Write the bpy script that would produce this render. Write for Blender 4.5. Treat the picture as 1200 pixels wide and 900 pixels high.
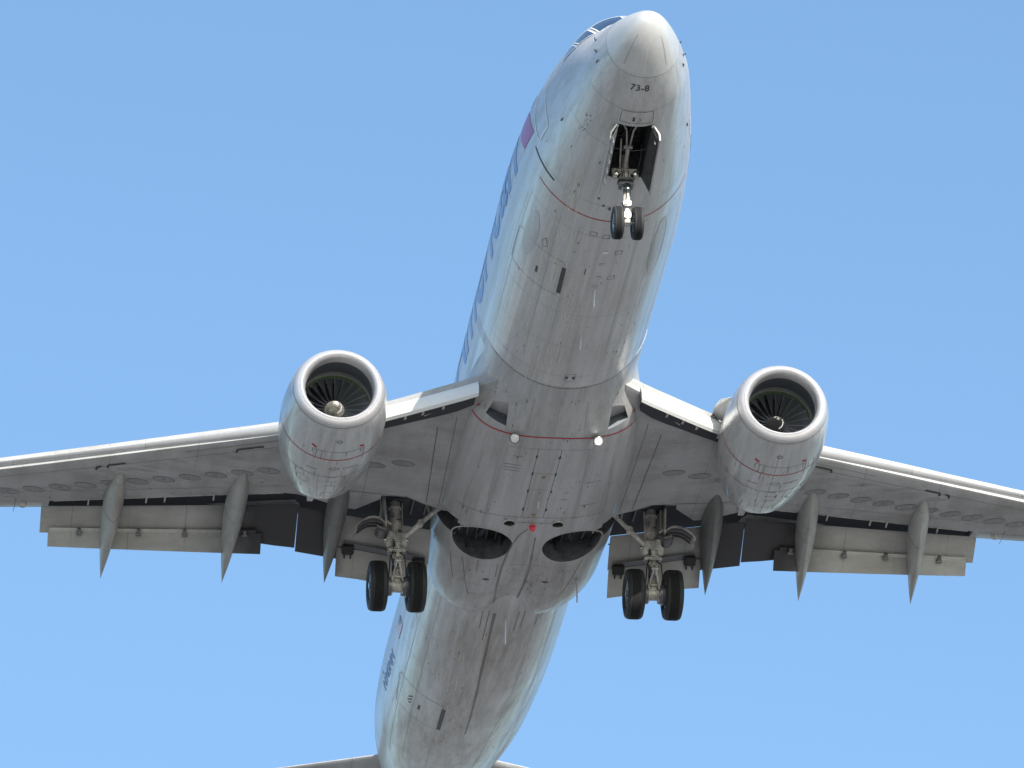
import bpy, bmesh, math, random
import numpy as np
from mathutils import Vector, Matrix
random.seed(7); np.random.seed(7)
R = math.radians
for o in list(bpy.data.objects): bpy.data.objects.remove(o)
scene = bpy.context.scene
col = scene.collection

# ------------------------------------------------------------------ placement of the aircraft
# aircraft axes: x aft from the nose, y to starboard, z up (0 = middle of the cabin section), metres
PITCH = R(2.5)
CAM_LOCAL = Vector((-133.66918, 24.10575, -88.48155))       # where the photographer stands, seen from the aircraft
ROT = Matrix.Rotation(PITCH, 4, 'Y')
GROUND_EYE = 1.7
off = ROT @ CAM_LOCAL
ROOT_LOC = Vector((-off.x, -off.y, GROUND_EYE - off.z))
ROOT_MAT = Matrix.Translation(ROOT_LOC) @ ROT

# ------------------------------------------------------------------ camera
az, el, roll = 0.1554, 0.5290, -0.2575
d = np.array([-math.cos(el)*math.cos(az), math.cos(el)*math.sin(az), -math.sin(el)])
xa = np.cross([-1, 0, 0], d); xa /= np.linalg.norm(xa); ya = np.cross(d, xa)
cr, sr = math.cos(roll), math.sin(roll)
rows = np.array([[cr, -sr, 0], [sr, cr, 0], [0, 0, 1]]) @ np.stack([xa, ya, d])
cam_rot = Matrix([list(r_) for r_ in rows]).transposed().to_4x4()
cd = bpy.data.cameras.new('camera'); cam = bpy.data.objects.new('camera', cd); col.objects.link(cam)
cd.sensor_width = 36; cd.lens = 36*9365.2377/1200; cd.clip_start = 1; cd.clip_end = 60000
cam.matrix_world = ROOT_MAT @ Matrix.Translation(CAM_LOCAL) @ cam_rot
scene.camera = cam

# ------------------------------------------------------------------ sky, sun, exposure
SUN_EL, SUN_AZ = R(26), R(195)          # azimuth measured from the aircraft's tail direction (+x) towards starboard (+y)
sdir = Vector((math.cos(SUN_EL)*math.cos(SUN_AZ), math.cos(SUN_EL)*math.sin(SUN_AZ), math.sin(SUN_EL)))
w = bpy.data.worlds.new('World'); scene.world = w; w.use_nodes = True
nt = w.node_tree; bg = nt.nodes['Background']
sky = nt.nodes.new('ShaderNodeTexSky'); sky.sky_type = 'NISHITA'; sky.sun_disc = False
sky.sun_elevation = SUN_EL; sky.sun_rotation = math.atan2(sdir.x, sdir.y)
sky.air_density = 1.0; sky.dust_density = 1.7; sky.ozone_density = 2.2
wb = nt.nodes.new('ShaderNodeMix'); wb.data_type = 'RGBA'; wb.blend_type = 'MULTIPLY'; wb.inputs[0].default_value = 1
wb.inputs[7].default_value = (.895, 1.02, 1.03, 1)         # the camera's cool white balance
nt.links.new(sky.outputs[0], wb.inputs[6]); nt.links.new(wb.outputs[2], bg.inputs[0]); bg.inputs[1].default_value = 0.12
sd = bpy.data.lights.new('sun', 'SUN'); so = bpy.data.objects.new('sun', sd); col.objects.link(so)
sd.energy = 4.6; sd.angle = R(0.53); sd.color = (1, 0.95, 0.87)
so.rotation_euler = sdir.to_track_quat('Z', 'Y').to_euler(); so.location = (0, 0, 300)
vs = scene.view_settings; vs.view_transform = 'Standard'; vs.look = 'None'; vs.exposure = 1.04; vs.gamma = 1
vs.use_curve_mapping = False
scene.render.engine = 'CYCLES'; scene.cycles.max_bounces = 8

# ------------------------------------------------------------------ materials
def new_mat(name):
    m = bpy.data.materials.new(name); m.use_nodes = True
    return m, m.node_tree, m.node_tree.nodes['Principled BSDF']
def flat(name, c, rough=.5, metal=0, coat=0, emit=None, es=0, spec=.5):
    m, t, b = new_mat(name)
    b.inputs['Base Color'].default_value = (*c, 1); b.inputs['Roughness'].default_value = rough
    b.inputs['Metallic'].default_value = metal; b.inputs['Coat Weight'].default_value = coat
    b.inputs['Specular IOR Level'].default_value = spec
    if emit: b.inputs['Emission Color'].default_value = (*emit, 1); b.inputs['Emission Strength'].default_value = es
    return m
def N(t, kind, **kw):
    n = t.nodes.new(kind)
    for k, v in kw.items(): setattr(n, k, v)
    return n
def mapped(t, scale, loc=(0, 0, 0), rot=(0, 0, 0)):
    tc = N(t, 'ShaderNodeTexCoord'); mp = N(t, 'ShaderNodeMapping')
    mp.inputs['Scale'].default_value = scale; mp.inputs['Location'].default_value = loc; mp.inputs['Rotation'].default_value = rot
    t.links.new(tc.outputs['Object'], mp.inputs['Vector']); return mp.outputs[0]
def noise(t, vec, scale=1, detail=4, rough=.55):
    n = N(t, 'ShaderNodeTexNoise'); n.inputs['Scale'].default_value = scale; n.inputs['Detail'].default_value = detail
    n.inputs['Roughness'].default_value = rough; t.links.new(vec, n.inputs['Vector']); return n.outputs[0]
def ramp(t, fac, stops):
    r_ = N(t, 'ShaderNodeValToRGB'); t.links.new(fac, r_.inputs[0]); e = r_.color_ramp.elements
    while len(e) < len(stops): e.new(.5)
    for i, (p, c) in enumerate(stops):
        e[i].position = p; e[i].color = (c, c, c, 1) if not hasattr(c, '__len__') else (*c, 1)
    return r_.outputs[0]
def mix(t, a, b, fac, mode='MIX'):
    m = N(t, 'ShaderNodeMix', data_type='RGBA', blend_type=mode)
    for s, v in ((m.inputs[0], fac), (m.inputs[6], a), (m.inputs[7], b)):
        if hasattr(v, 'links') or isinstance(v, bpy.types.NodeSocket): t.links.new(v, s)
        elif isinstance(v, (int, float)): s.default_value = v
        else: s.default_value = (*v, 1)
    return m.outputs[2]
def mmul(t, a, b, op='MULTIPLY'):
    m = N(t, 'ShaderNodeMath', operation=op)
    for s, v in ((m.inputs[0], a), (m.inputs[1], b)):
        if isinstance(v, bpy.types.NodeSocket): t.links.new(v, s)
        else: s.default_value = v
    return m.outputs[0]

def paint(name, base, streak_dark, streak_light, metal, rough, coat, streak=(.25, 6, 6), seam_x=0, seam_y=0, dirt=.6,
          blotch=(.5, 1.5, 1.5), seed=0, bump=.0006, light=.5):
    """weathered aircraft paint: streaks drawn out along the airflow (x), blotches, frame seams, faint skin ripple"""
    m, t, b = new_mat(name)
    s1 = noise(t, mapped(t, streak, (seed, 0, 0)), 1, 6, .6)
    s2 = noise(t, mapped(t, (streak[0]*2.3, streak[1]*3, streak[2]*3), (seed+5, 2, 1)), 1, 5, .65)
    bl = noise(t, mapped(t, blotch, (seed+9, 3, 4)), 1, 5, .6)
    c = mix(t, base, streak_dark, mmul(t, ramp(t, s1, [(.42, 0), (.68, 1)]), dirt))
    c = mix(t, c, streak_dark, mmul(t, ramp(t, bl, [(.45, 0), (.7, 1)]), dirt*.8))
    lt = mmul(t, ramp(t, s2, [(.56, 0), (.64, 1)]), ramp(t, bl, [(.46, 0), (.58, 1)]))
    c = mix(t, c, streak_light, mmul(t, lt, light))
    fine = noise(t, mapped(t, (8, 30, 30)), 1, 3, .7)
    c = mix(t, c, ramp(t, fine, [(.3, .86), (.7, 1.0)]), .8, 'MULTIPLY')
    if seam_x or seam_y:
        tc = N(t, 'ShaderNodeTexCoord'); sep = N(t, 'ShaderNodeSeparateXYZ'); t.links.new(tc.outputs['Object'], sep.inputs[0])
        tot = None
        for idx, per in ((0, seam_x), (1, seam_y)):
            if not per: continue
            f = mmul(t, mmul(t, mmul(t, sep.outputs[idx], 1/per), 1, 'PINGPONG'), 1, 'MULTIPLY')
            ln = ramp(t, f, [(0, 1), (.008/per*1.0, 1), (.018/per, 0)])
            tot = ln if tot is None else mmul(t, tot, ln, 'MAXIMUM')
        brk = ramp(t, noise(t, mapped(t, (.6, 2, 2), (3, 3, 3)), 1, 2), [(.42, .25), (.6, 1)])
        c = mix(t, c, (.10, .10, .10), mmul(t, mmul(t, tot, brk), .38))
    t.links.new(c, b.inputs['Base Color'])
    rr = N(t, 'ShaderNodeMapRange'); t.links.new(s1, rr.inputs[0]); rr.inputs[1].default_value = .3; rr.inputs[2].default_value = .7
    rr.inputs[3].default_value = rough; rr.inputs[4].default_value = rough + .18
    t.links.new(rr.outputs[0], b.inputs['Roughness'])
    b.inputs['Metallic'].default_value = metal; b.inputs['Coat Weight'].default_value = coat; b.inputs['Coat Roughness'].default_value = .08
    if bump:
        bn = N(t, 'ShaderNodeBump'); bn.inputs['Distance'].default_value = bump*10; bn.inputs['Strength'].default_value = .5
        t.links.new(noise(t, mapped(t, (1.6, 2.2, 2.2)), 1, 2), bn.inputs['Height']); t.links.new(bn.outputs[0], b.inputs['Normal'])
    return m

M = {}
M['fuselage'] = paint('fuselage_paint', (.575, .578, .585), (.30, .275, .255), (.68, .64, .58), .38, .31, .2, streak=(.12, 5, 5), seam_x=0, dirt=.44, light=.55)
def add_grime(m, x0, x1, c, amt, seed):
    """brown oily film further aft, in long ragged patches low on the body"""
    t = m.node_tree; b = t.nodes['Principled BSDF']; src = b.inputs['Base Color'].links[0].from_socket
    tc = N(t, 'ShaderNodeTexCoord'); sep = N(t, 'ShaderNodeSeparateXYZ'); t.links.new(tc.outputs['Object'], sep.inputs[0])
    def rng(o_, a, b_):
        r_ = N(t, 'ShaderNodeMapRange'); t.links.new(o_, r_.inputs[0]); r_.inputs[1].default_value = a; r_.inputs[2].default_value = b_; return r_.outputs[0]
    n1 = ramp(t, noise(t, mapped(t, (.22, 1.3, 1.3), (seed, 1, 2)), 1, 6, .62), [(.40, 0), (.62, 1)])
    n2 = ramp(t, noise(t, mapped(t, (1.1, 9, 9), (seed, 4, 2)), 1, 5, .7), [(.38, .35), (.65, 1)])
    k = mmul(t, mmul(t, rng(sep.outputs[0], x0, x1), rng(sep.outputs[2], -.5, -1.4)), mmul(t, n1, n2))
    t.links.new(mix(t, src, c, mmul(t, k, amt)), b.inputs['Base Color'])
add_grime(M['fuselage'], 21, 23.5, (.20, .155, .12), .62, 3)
M['radome'] = paint('radome_paint', (.575, .578, .58), (.42, .41, .40), (.62, .61, .60), .34, .31, .2, streak=(.4, 6, 6), dirt=.35, light=.2)
M['fairing'] = paint('fairing_paint', (.47, .475, .485), (.27, .25, .235), (.56, .54, .51), .15, .36, .2, streak=(.22, 5, 5), dirt=.5, light=.4, seed=3)
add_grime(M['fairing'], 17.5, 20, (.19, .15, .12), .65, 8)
M['wing'] = paint('wing_paint', (.40, .40, .405), (.24, .225, .21), (.47, .46, .44), .05, .45, .1, streak=(1.4, .45, 3), dirt=.65, seam_y=.93, light=.25, seed=6)
M['flap'] = paint('flap_paint', (.42, .415, .395), (.27, .25, .225), (.5, .48, .45), .05, .42, .1, streak=(1.5, .6, 3), dirt=.55, light=.3, seed=8, seam_y=.62)
def add_dark_band(m, y0, y1, amt):
    """dark band in span behind the engine, ragged edges"""
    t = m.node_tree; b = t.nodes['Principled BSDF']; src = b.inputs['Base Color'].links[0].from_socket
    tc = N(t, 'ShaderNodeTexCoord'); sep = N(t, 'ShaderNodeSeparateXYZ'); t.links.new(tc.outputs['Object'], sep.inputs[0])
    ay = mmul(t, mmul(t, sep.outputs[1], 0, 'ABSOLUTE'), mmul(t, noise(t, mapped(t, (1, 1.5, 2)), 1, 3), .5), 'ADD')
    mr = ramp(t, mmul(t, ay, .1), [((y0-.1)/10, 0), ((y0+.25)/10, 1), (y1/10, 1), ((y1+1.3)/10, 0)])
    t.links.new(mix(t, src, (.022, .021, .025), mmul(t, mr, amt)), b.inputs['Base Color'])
add_dark_band(M['flap'], 4.25, 6.25, .96)
M['vane'] = paint('vane_paint', (.56, .55, .52), (.4, .38, .35), (.6, .58, .55), 0, .4, .1, dirt=.5, seed=61)
add_dark_band(M['vane'], 4.25, 6.35, .97)
M['canoe'] = paint('canoe_paint', (.40, .405, .39), (.24, .22, .20), (.47, .46, .43), .05, .4, .15, streak=(.6, 3, 3), dirt=.6, light=.3, seed=11, seam_x=.48)
add_dark_band(M['canoe'], 3.6, 4.6, .6)
M['nacelle'] = paint('nacelle_paint', (.56, .57, .58), (.34, .32, .30), (.66, .64, .61), .35, .24, .35, streak=(.35, 7, 7), dirt=.52, light=.5, seed=14)
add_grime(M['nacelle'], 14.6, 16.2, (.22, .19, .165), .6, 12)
M['lip'] = paint('bare_lip_metal', (.60, .59, .61), (.48, .47, .48), (.66, .65, .66), .7, .40, 0, streak=(4, 2, 2), dirt=.5, seed=41, light=.3)
M['slat'] = paint('slat_metal', (.60, .60, .61), (.44, .43, .42), (.8, .8, .8), .6, .3, .1, streak=(2, .5, 3), dirt=.4, light=.2, seed=20)
M['doorskin'] = flat('door_inner_paint', (.48, .50, .53), .4)
M['white'] = flat('white_enamel', (.70, .70, .69), .3, 0, .3)
M['offwhite'] = paint('gear_enamel', (.64, .62, .575), (.13, .115, .10), (.70, .68, .64), .1, .38, .1, streak=(5, 5, 3), blotch=(7, 7, 4), dirt=.62, bump=0, seed=71)
M['steel'] = flat('chromed_steel', (.55, .55, .57), .26, 1)
M['darksteel'] = flat('dark_steel', (.16, .16, .17), .4, .6)
M['black'] = flat('black_paint', (.018, .018, .02), .5)
M['rubber'] = paint('tyre_rubber', (.015, .016, .02), (.026, .025, .025), (.036, .035, .034), 0, .6, 0, streak=(5, 5, 5), dirt=.5, bump=0, light=.3)
M['groove'] = flat('tyre_groove', (.006, .006, .007), .9)
M['well'] = paint('well_primer', (.085, .09, .095), (.03, .03, .032), (.10, .10, .09), .1, .6, 0, streak=(2, 4, 4), dirt=.8, bump=0)
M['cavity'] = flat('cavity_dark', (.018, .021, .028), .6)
M['line'] = flat('panel_seam', (.13, .13, .13), .6)
M['faint'] = flat('faint_panel_seam', (.30, .30, .30), .5)
M['scuff'] = flat('scuffed_paint', (.66, .63, .56), .5)
M['red'] = flat('red_stripe', (.42, .012, .02), .4)
M['redpurple'] = flat('emblem_red', (.36, .02, .15), .3, .1, .3)
M['blue'] = flat('title_blue', (.10, .19, .40), .3, .1, .3)
M['navy'] = flat('registration_navy', (.13, .17, .29), .35)
M['text'] = flat('stencil_dark', (.05, .05, .06), .5)
M['glass'] = flat('cockpit_glass', (.02, .035, .07), .06, 0, 1, spec=.8)
M['cabin_glass'] = flat('cabin_window_glass', (.03, .04, .05), .1)
M['blade'] = flat('titanium_blade', (.34, .37, .43), .30, .75)
M['edge_highlight'] = flat('blade_edge_highlight', (.72, .72, .70), .35, .5)  # pale front strip of each fan blade, a highlight painted into the colour
M['spinner'] = paint('worn_spinner', (.5, .48, .43), (.12, .11, .10), (.7, .68, .6), .6, .35, 0, streak=(9, 9, 9), blotch=(12, 12, 12), dirt=.9, seed=50)
M['liner'] = flat('acoustic_liner', (.075, .085, .10), .5, .3)
M['rubstrip'] = flat('rub_strip', (.10, .15, .08), .5)
M['duct_ring'] = flat('duct_ring_grey', (.24, .24, .24), .45, .3)
M['keel_streak'] = paint('keel_streak_paint', (.22, .205, .195), (.12, .11, .105), (.36, .34, .32), .2, .4, .1, dirt=.7, seed=30, bump=0)
M['side_oval'] = paint('side_oval_paint', (.47, .475, .49), (.33, .31, .30), (.5, .48, .46), .3, .34, .2, streak=(.3, 5, 5), dirt=.4, seed=31)
M['flagred'] = flat('flag_red', (.50, .20, .22), .4)
M['brown'] = flat('brown_label', (.28, .19, .08), .5)
M['lens'] = flat('light_lens', (.7, .7, .68), .12, .3, 1)
M['lit'] = flat('lit_lamp', (1, 1, 1), .3, emit=(1, .95, .85), es=6)
M['redlens'] = flat('beacon_lens', (.6, .01, .04), .12, 0, 1, emit=(1, .02, .08), es=.03)
M['hub'] = flat('wheel_hub', (.32, .38, .40), .35, .6)
M['oval'] = paint('access_panel', (.27, .275, .285), (.19, .185, .18), (.42, .41, .40), .05, .4, .1, dirt=.5, seed=2)
M['nozzle'] = flat('hot_nozzle_metal', (.28, .24, .21), .35, .9)
M['patch'] = paint('scraped_patch', (.50, .49, .46), (.36, .33, .29), (.6, .58, .54), .2, .35, .2, dirt=.6, seed=5)

# ------------------------------------------------------------------ mesh builder
class MB:
    def __init__(s): s.v = []; s.f = []; s.m = []; s.sm = []
    def add(s, vs_, fs, mi=0, smooth=True):
        b = len(s.v); s.v += [tuple(map(float, p)) for p in vs_]
        for f in fs: s.f.append(tuple(i+b for i in f)); s.m.append(mi); s.sm.append(smooth)
    def loft(s, rings, mi=0, smooth=True, cap0=False, cap1=False, closed=True):
        n = len(rings[0]); vs_ = [p for r_ in rings for p in r_]; fs = []
        for i in range(len(rings)-1):
            for j in range(n if closed else n-1):
                k = (j+1) % n; fs.append((i*n+j, i*n+k, (i+1)*n+k, (i+1)*n+j))
        s.add(vs_, fs, mi, smooth)
        b = len(s.v)-len(vs_)
        if cap0: s.f.append(tuple(b+j for j in range(n))[::-1]); s.m.append(mi); s.sm.append(False)
        if cap1: s.f.append(tuple(b+(len(rings)-1)*n+j for j in range(n))); s.m.append(mi); s.sm.append(False)
    def tube(s, path, r, n=12, mi=0, caps=True):
        path = [Vector(p) for p in path]; rs = r if hasattr(r, '__len__') else [r]*len(path)
        rings = []; ref = None
        for i, p in enumerate(path):
            a = path[max(0, i-1)]; b = path[min(len(path)-1, i+1)]
            t_ = (b-a).normalized()
            if ref is None: ref = Vector((0, 0, 1)) if abs(t_.z) < .9 else Vector((1, 0, 0))
            u = (ref - t_*ref.dot(t_)).normalized(); v = t_.cross(u); ref = u
            rings.append([p+(u*math.cos(2*math.pi*k/n)+v*math.sin(2*math.pi*k/n))*rs[i] for k in range(n)])
        s.loft(rings, mi, True, caps, caps)
    def cyl(s, p0, p1, r0, r1=None, n=20, mi=0, caps=True): s.tube([p0, p1], [r0, r0 if r1 is None else r1], n, mi, caps)
    def lathe(s, axis_p, axis_d, prof, n=40, mi=0, mis=None, smooth=True):
        """profile of (distance along axis, radius)"""
        a = Vector(axis_d).normalized(); p = Vector(axis_p)
        ref = Vector((0, 0, 1)) if abs(a.z) < .9 else Vector((1, 0, 0))
        u = (ref-a*ref.dot(a)).normalized(); v = a.cross(u)
        rings = [[p+a*l+(u*math.cos(2*math.pi*k/n)+v*math.sin(2*math.pi*k/n))*max(r_, 1e-4) for k in range(n)] for l, r_ in prof]
        for i in range(len(rings)-1): s.loft(rings[i:i+2], mis[i] if mis else mi, smooth)
    def box(s, c, sz, mi=0, rot=None, bev=0):
        bm = bmesh.new(); bmesh.ops.create_cube(bm, size=1)
        for v in bm.verts: v.co = Vector((v.co.x*sz[0], v.co.y*sz[1], v.co.z*sz[2]))
        if bev: bmesh.ops.bevel(bm, geom=bm.edges[:], offset=bev, segments=2, affect='EDGES')
        mt = Matrix.Translation(c) @ (rot.to_4x4() if rot else Matrix.Identity(4))
        bm.verts.index_update()
        s.add([mt @ v.co for v in bm.verts], [tuple(v.index for v in f.verts) for f in bm.faces], mi, False); bm.free()
    def sheet(s, P, th, mi=0):
        """solid thin plate through four or more corner points"""
        P = [Vector(p) for p in P]; n = (P[1]-P[0]).cross(P[2]-P[0]).normalized()*th/2; k = len(P)
        vs_ = [p+n for p in P]+[p-n for p in P]
        fs = [tuple(range(k)), tuple(range(2*k-1, k-1, -1))]+[(i, i+k, (i+1) % k+k, (i+1) % k) for i in range(k)]
        s.add(vs_, fs, mi, False)
    def build(s, name, mats, parent=None, label=None, auto=True, fix=True):
        me = bpy.data.meshes.new(name); me.from_pydata(s.v, [], s.f)
        for m in (mats if isinstance(mats, (list, tuple)) else [mats]): me.materials.append(m)
        for i, p in enumerate(me.polygons): p.material_index = s.m[i]; p.use_smooth = s.sm[i]
        if fix:
            bm = bmesh.new(); bm.from_mesh(me); bmesh.ops.recalc_face_normals(bm, faces=bm.faces)
            for e in bm.edges:
                if len(e.link_faces) == 2 and e.calc_face_angle(0) > R(40): e.smooth = False
            bm.to_mesh(me); bm.free()
        me.update()
        o = bpy.data.objects.new(name, me); col.objects.link(o)
        if parent is not None: o.parent = parent
        if label: o['label'] = label
        return o

def interp(tab, x):
    """smooth monotone interpolation of a table [(x, v), ...]"""
    xs = np.array([a for a, _ in tab]); ys = np.array([b for _, b in tab])
    x = np.clip(x, xs[0], xs[-1]); h = np.diff(xs); dl = np.diff(ys)/h
    m = np.zeros_like(ys); m[0] = dl[0]; m[-1] = dl[-1]
    for i in range(1, len(xs)-1):
        m[i] = 0 if dl[i-1]*dl[i] <= 0 else 2*dl[i-1]*dl[i]/(dl[i-1]+dl[i])
    i = np.clip(np.searchsorted(xs, x)-1, 0, len(h)-1); t = (x-xs[i])/h[i]
    return (ys[i]*(2*t**3-3*t**2+1)+h[i]*m[i]*(t**3-2*t**2+t)+ys[i+1]*(-2*t**3+3*t**2)+h[i]*m[i+1]*(t**3-t**2))

class Body:
    """loft described in polar form round a centre line: phi = 0 straight down, + towards starboard"""
    def point(s, x, phi): return Vector((x, s.yc, s.zc(x))) + Vector((0, math.sin(phi), -math.cos(phi)))*s.rad(x, phi)
    def normal(s, x, phi, e=.01):
        a = s.point(x+e, phi)-s.point(x-e, phi); b = s.point(x, phi+e)-s.point(x, phi-e); return b.cross(a).normalized()*s.sgn
    yc = 0.0; sgn = 1
    def inv(s, p): return (p[0], math.atan2(p[1]-s.yc, s.zc(p[0])-p[2]))
def superr(phi, wd, hb, ht, n):
    c_, s_ = math.cos(phi), math.sin(phi); h = hb if c_ > 0 else ht
    nn = n if c_ > 0 else 2
    return ((abs(s_)/wd)**nn+(abs(c_)/h)**nn)**(-1/nn)

def on(body, x, phi, off=.004): return body.point(x, phi)+body.normal(x, phi)*off
def ribbon(mb, body, pts, width, mi, off=.004, step=.12, closed=False):
    """thin painted or sealed line lying on the skin through (x, phi) points"""
    if closed: pts = list(pts)+[pts[0]]
    P = []
    for (a, b) in zip(pts[:-1], pts[1:]):
        L = (body.point(*b)-body.point(*a)).length; k = max(1, int(L/step))
        for i in range(k): P.append((a[0]+(b[0]-a[0])*i/k, a[1]+(b[1]-a[1])*i/k))
    P.append(pts[-1]); C_ = [on(body, *p, off) for p in P]; vs_ = []; 
    for i, p in enumerate(P):
        t_ = (C_[min(i+1, len(C_)-1)]-C_[max(i-1, 0)]).normalized(); n = body.normal(*p); sd_ = t_.cross(n).normalized()*width/2
        vs_ += [C_[i]-sd_, C_[i]+sd_]
    mb.add(vs_, [(2*i, 2*i+1, 2*i+3, 2*i+2) for i in range(len(P)-1)], mi)
def patch(mb, body, x0, x1, p0, p1, mi, off=.004, nx=8, np_=8):
    vs_ = [on(body, x0+(x1-x0)*i/nx, p0+(p1-p0)*j/np_, off) for i in range(nx+1) for j in range(np_+1)]
    mb.add(vs_, [(i*(np_+1)+j, i*(np_+1)+j+1, (i+1)*(np_+1)+j+1, (i+1)*(np_+1)+j) for i in range(nx) for j in range(np_)], mi)
def oval(mb, body, x, phi, rx, ry, mi, off=.004, n=28):
    rr = body.rad(x, phi)
    for k0, k1 in ((0, .5), (.5, 1)):
        vs_ = []
        for q in (k0, k1): vs_ += [on(body, x+rx*q*math.cos(2*math.pi*k/n), phi+ry*q*math.sin(2*math.pi*k/n)/rr, off) for k in range(n)]
        mb.add(vs_, [(k, (k+1) % n, n+(k+1) % n, n+k) for k in range(n)], mi)
def ring(mb, body, x, phi, rx, ry, wdt, mi, off=.005, n=32):
    rr = body.rad(x, phi)
    ribbon(mb, body, [(x+rx*math.cos(2*math.pi*k/n), phi+ry*math.sin(2*math.pi*k/n)/rr) for k in range(n)], wdt, mi, off, 9, True)

def boolean_cut(o, cutters):
    for c_ in cutters:
        md = o.modifiers.new('cut', 'BOOLEAN'); md.operation = 'DIFFERENCE'; md.object = c_; md.solver = 'EXACT'; md.material_mode = 'TRANSFER'
    bpy.context.view_layer.update()
    me = bpy.data.meshes.new_from_object(o.evaluated_get(bpy.context.evaluated_depsgraph_get()))
    o.modifiers.clear(); old = o.data; o.data = me; me.name = o.name; bpy.data.meshes.remove(old)
def append_mesh(o, mb):
    """joins the extra skin detail of a builder to an existing part mesh (material slots by name)"""
    me = o.data; names = [m.name for m in me.materials]; idx = []
    for m in mb.mats:
        if m.name not in names: me.materials.append(m); names.append(m.name)
        idx.append(names.index(m.name))
    bm = bmesh.new(); bm.from_mesh(me); vv = [bm.verts.new(p) for p in mb.v]
    for f, mi, sm in zip(mb.f, mb.m, mb.sm):
        try: nf = bm.faces.new([vv[i] for i in f])
        except ValueError: continue
        nf.material_index = idx[mi]; nf.smooth = sm
    bm.to_mesh(me); bm.free()

def tag(o, **k):
    for a, b in k.items(): o[a] = b

# ------------------------------------------------------------------ ground
def ground():
    mb = MB(); S = 30000; n = 24
    rr = [0]+[40*1.33**i for i in range(24)]
    vs_ = [(0, 0, 0)]; fs = []
    for i, r_ in enumerate(rr[1:]):
        for k in range(64): a = 2*math.pi*k/64; vs_.append((r_*math.cos(a), r_*math.sin(a), 0))
    for k in range(64): fs.append((0, 1+k, 1+(k+1) % 64))
    for i in range(len(rr)-2):
        for k in range(64): b = 1+i*64; fs.append((b+k, b+64+k, b+64+(k+1) % 64, b+(k+1) % 64))
    mb.add(vs_, fs)
    m, t, b = new_mat('field_ground')
    big = noise(t, mapped(t, (.012, .012, .012)), 1, 5, .6); med = noise(t, mapped(t, (.08, .08, .08), (4, 4, 0)), 1, 5, .65)
    c = mix(t, (.125, .125, .125), (.21, .20, .195), ramp(t, big, [(.40, 0), (.55, 1)]))
    c = mix(t, c, (.07, .075, .065), ramp(t, med, [(.5, 0), (.66, .8)]))
    t.links.new(c, b.inputs['Base Color']); b.inputs['Roughness'].default_value = .95
    o = mb.build('ground', m, fix=False); o['kind'] = 'structure'
    return o
ground()
def horizon_blocker():  # unseen ridge ring, added to block the low sky band from the paint's reflections
    mb = MB(); n = 240; rings = []
    for r_, f in ((16000, 0), (17500, .7), (19500, 1), (23000, .6), (26000, -.02)):
        rings.append([(r_*math.cos(2*math.pi*k/n), r_*math.sin(2*math.pi*k/n), f*(430+150*math.sin(k*.13)+90*math.sin(k*.37+1)+60*math.sin(k*.9+2))-2) for k in range(n)])
    mb.loft(rings, 0); m, t, b = new_mat('horizon_blocker_scrub')
    t.links.new(mix(t, (.09, .10, .085), (.16, .15, .13), ramp(t, noise(t, mapped(t, (.0006, .0006, .0006)), 1, 5), [(.4, 0), (.6, 1)])), b.inputs['Base Color'])
    b.inputs['Roughness'].default_value = .95
    mb.build('horizon_blocker', m)['kind'] = 'structure'
horizon_blocker()

# ------------------------------------------------------------------ the airliner
air = bpy.data.objects.new('airliner', None); col.objects.link(air); air.matrix_world = ROOT_MAT
air.empty_display_size = 2
tag(air, label='silver passenger jet with landing gear and flaps down, seen from below against blue sky', category='airliner')

TOP = [(0, -.62), (.02, -.54), (.1, -.45), (.25, -.34), (.5, -.19), (1, .06), (1.5, .27), (1.9, .43), (2.3, .80), (2.7, 1.12), (3.2, 1.36), (4, 1.58), (5, 1.80), (6, 1.93), (7.2, 2.0), (8, 2.005),
       (29, 2.005), (31.5, 1.98), (34, 1.90), (36, 1.78), (38, 1.55)]
BOT = [(0, -.62), (.02, -.71), (.1, -.83), (.25, -.98), (.5, -1.15), (1, -1.375), (1.5, -1.535), (2, -1.655), (3, -1.82), (4, -1.925), (5, -1.98), (6, -2.0), (7.2, -2.0),
       (23.5, -2.0), (25, -1.975), (26.5, -1.89), (28, -1.69), (30, -1.34), (32, -.96), (34, -.48), (36, .12), (38, .80)]
WID = [(0, .004), (.02, .095), (.1, .215), (.25, .34), (.5, .485), (1, .71), (1.5, .90), (2, 1.055), (3, 1.28), (4, 1.46), (5, 1.62), (6, 1.74), (7.2, 1.83), (8.6, 1.88),
       (26.5, 1.88), (28.5, 1.875), (30, 1.85), (31.5, 1.79), (33.5, 1.59), (35.5, 1.23), (37, .9), (38, .65)]
class Fus(Body):
    def zc(s, x):
        t_, b_ = float(interp(TOP, x)), float(interp(BOT, x)); return b_+(t_-b_)*.52
    def rad(s, x, phi):
        t_, b_ = float(interp(TOP, x)), float(interp(BOT, x)); zc = b_+(t_-b_)*.52
        return superr(phi, float(interp(WID, x)), max(zc-b_, .003), max(t_-zc, .003), 2.0)
FUS = Fus()
NA = 96
def fus_rings(xs): return [[FUS.point(x, 2*math.pi*k/NA) for k in range(NA)] for x in xs]
xs = [0, .006, .02, .045, .08, .13, .19, .26, .35, .46, .6, .75, .92, 1.11]
RADOME_X = 1.11
mb = MB(); mb.loft(fus_rings(list(np.concatenate([[RADOME_X, 1.3, 1.5, 1.7], np.arange(1.9, 7.4, .25), np.arange(7.6, 24, .8), np.arange(24.2, 37.9, .35), [38.0]]))), 0, True, True, True)
fuselage = mb.build('fuselage', M['fuselage'], air)
mb = MB(); mb.loft(fus_rings(xs), 0, True, True, True); radome = mb.build('radome', M['radome'], air)
mb = MB(); mb.mats = [M['faint'], M['white']]
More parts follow.
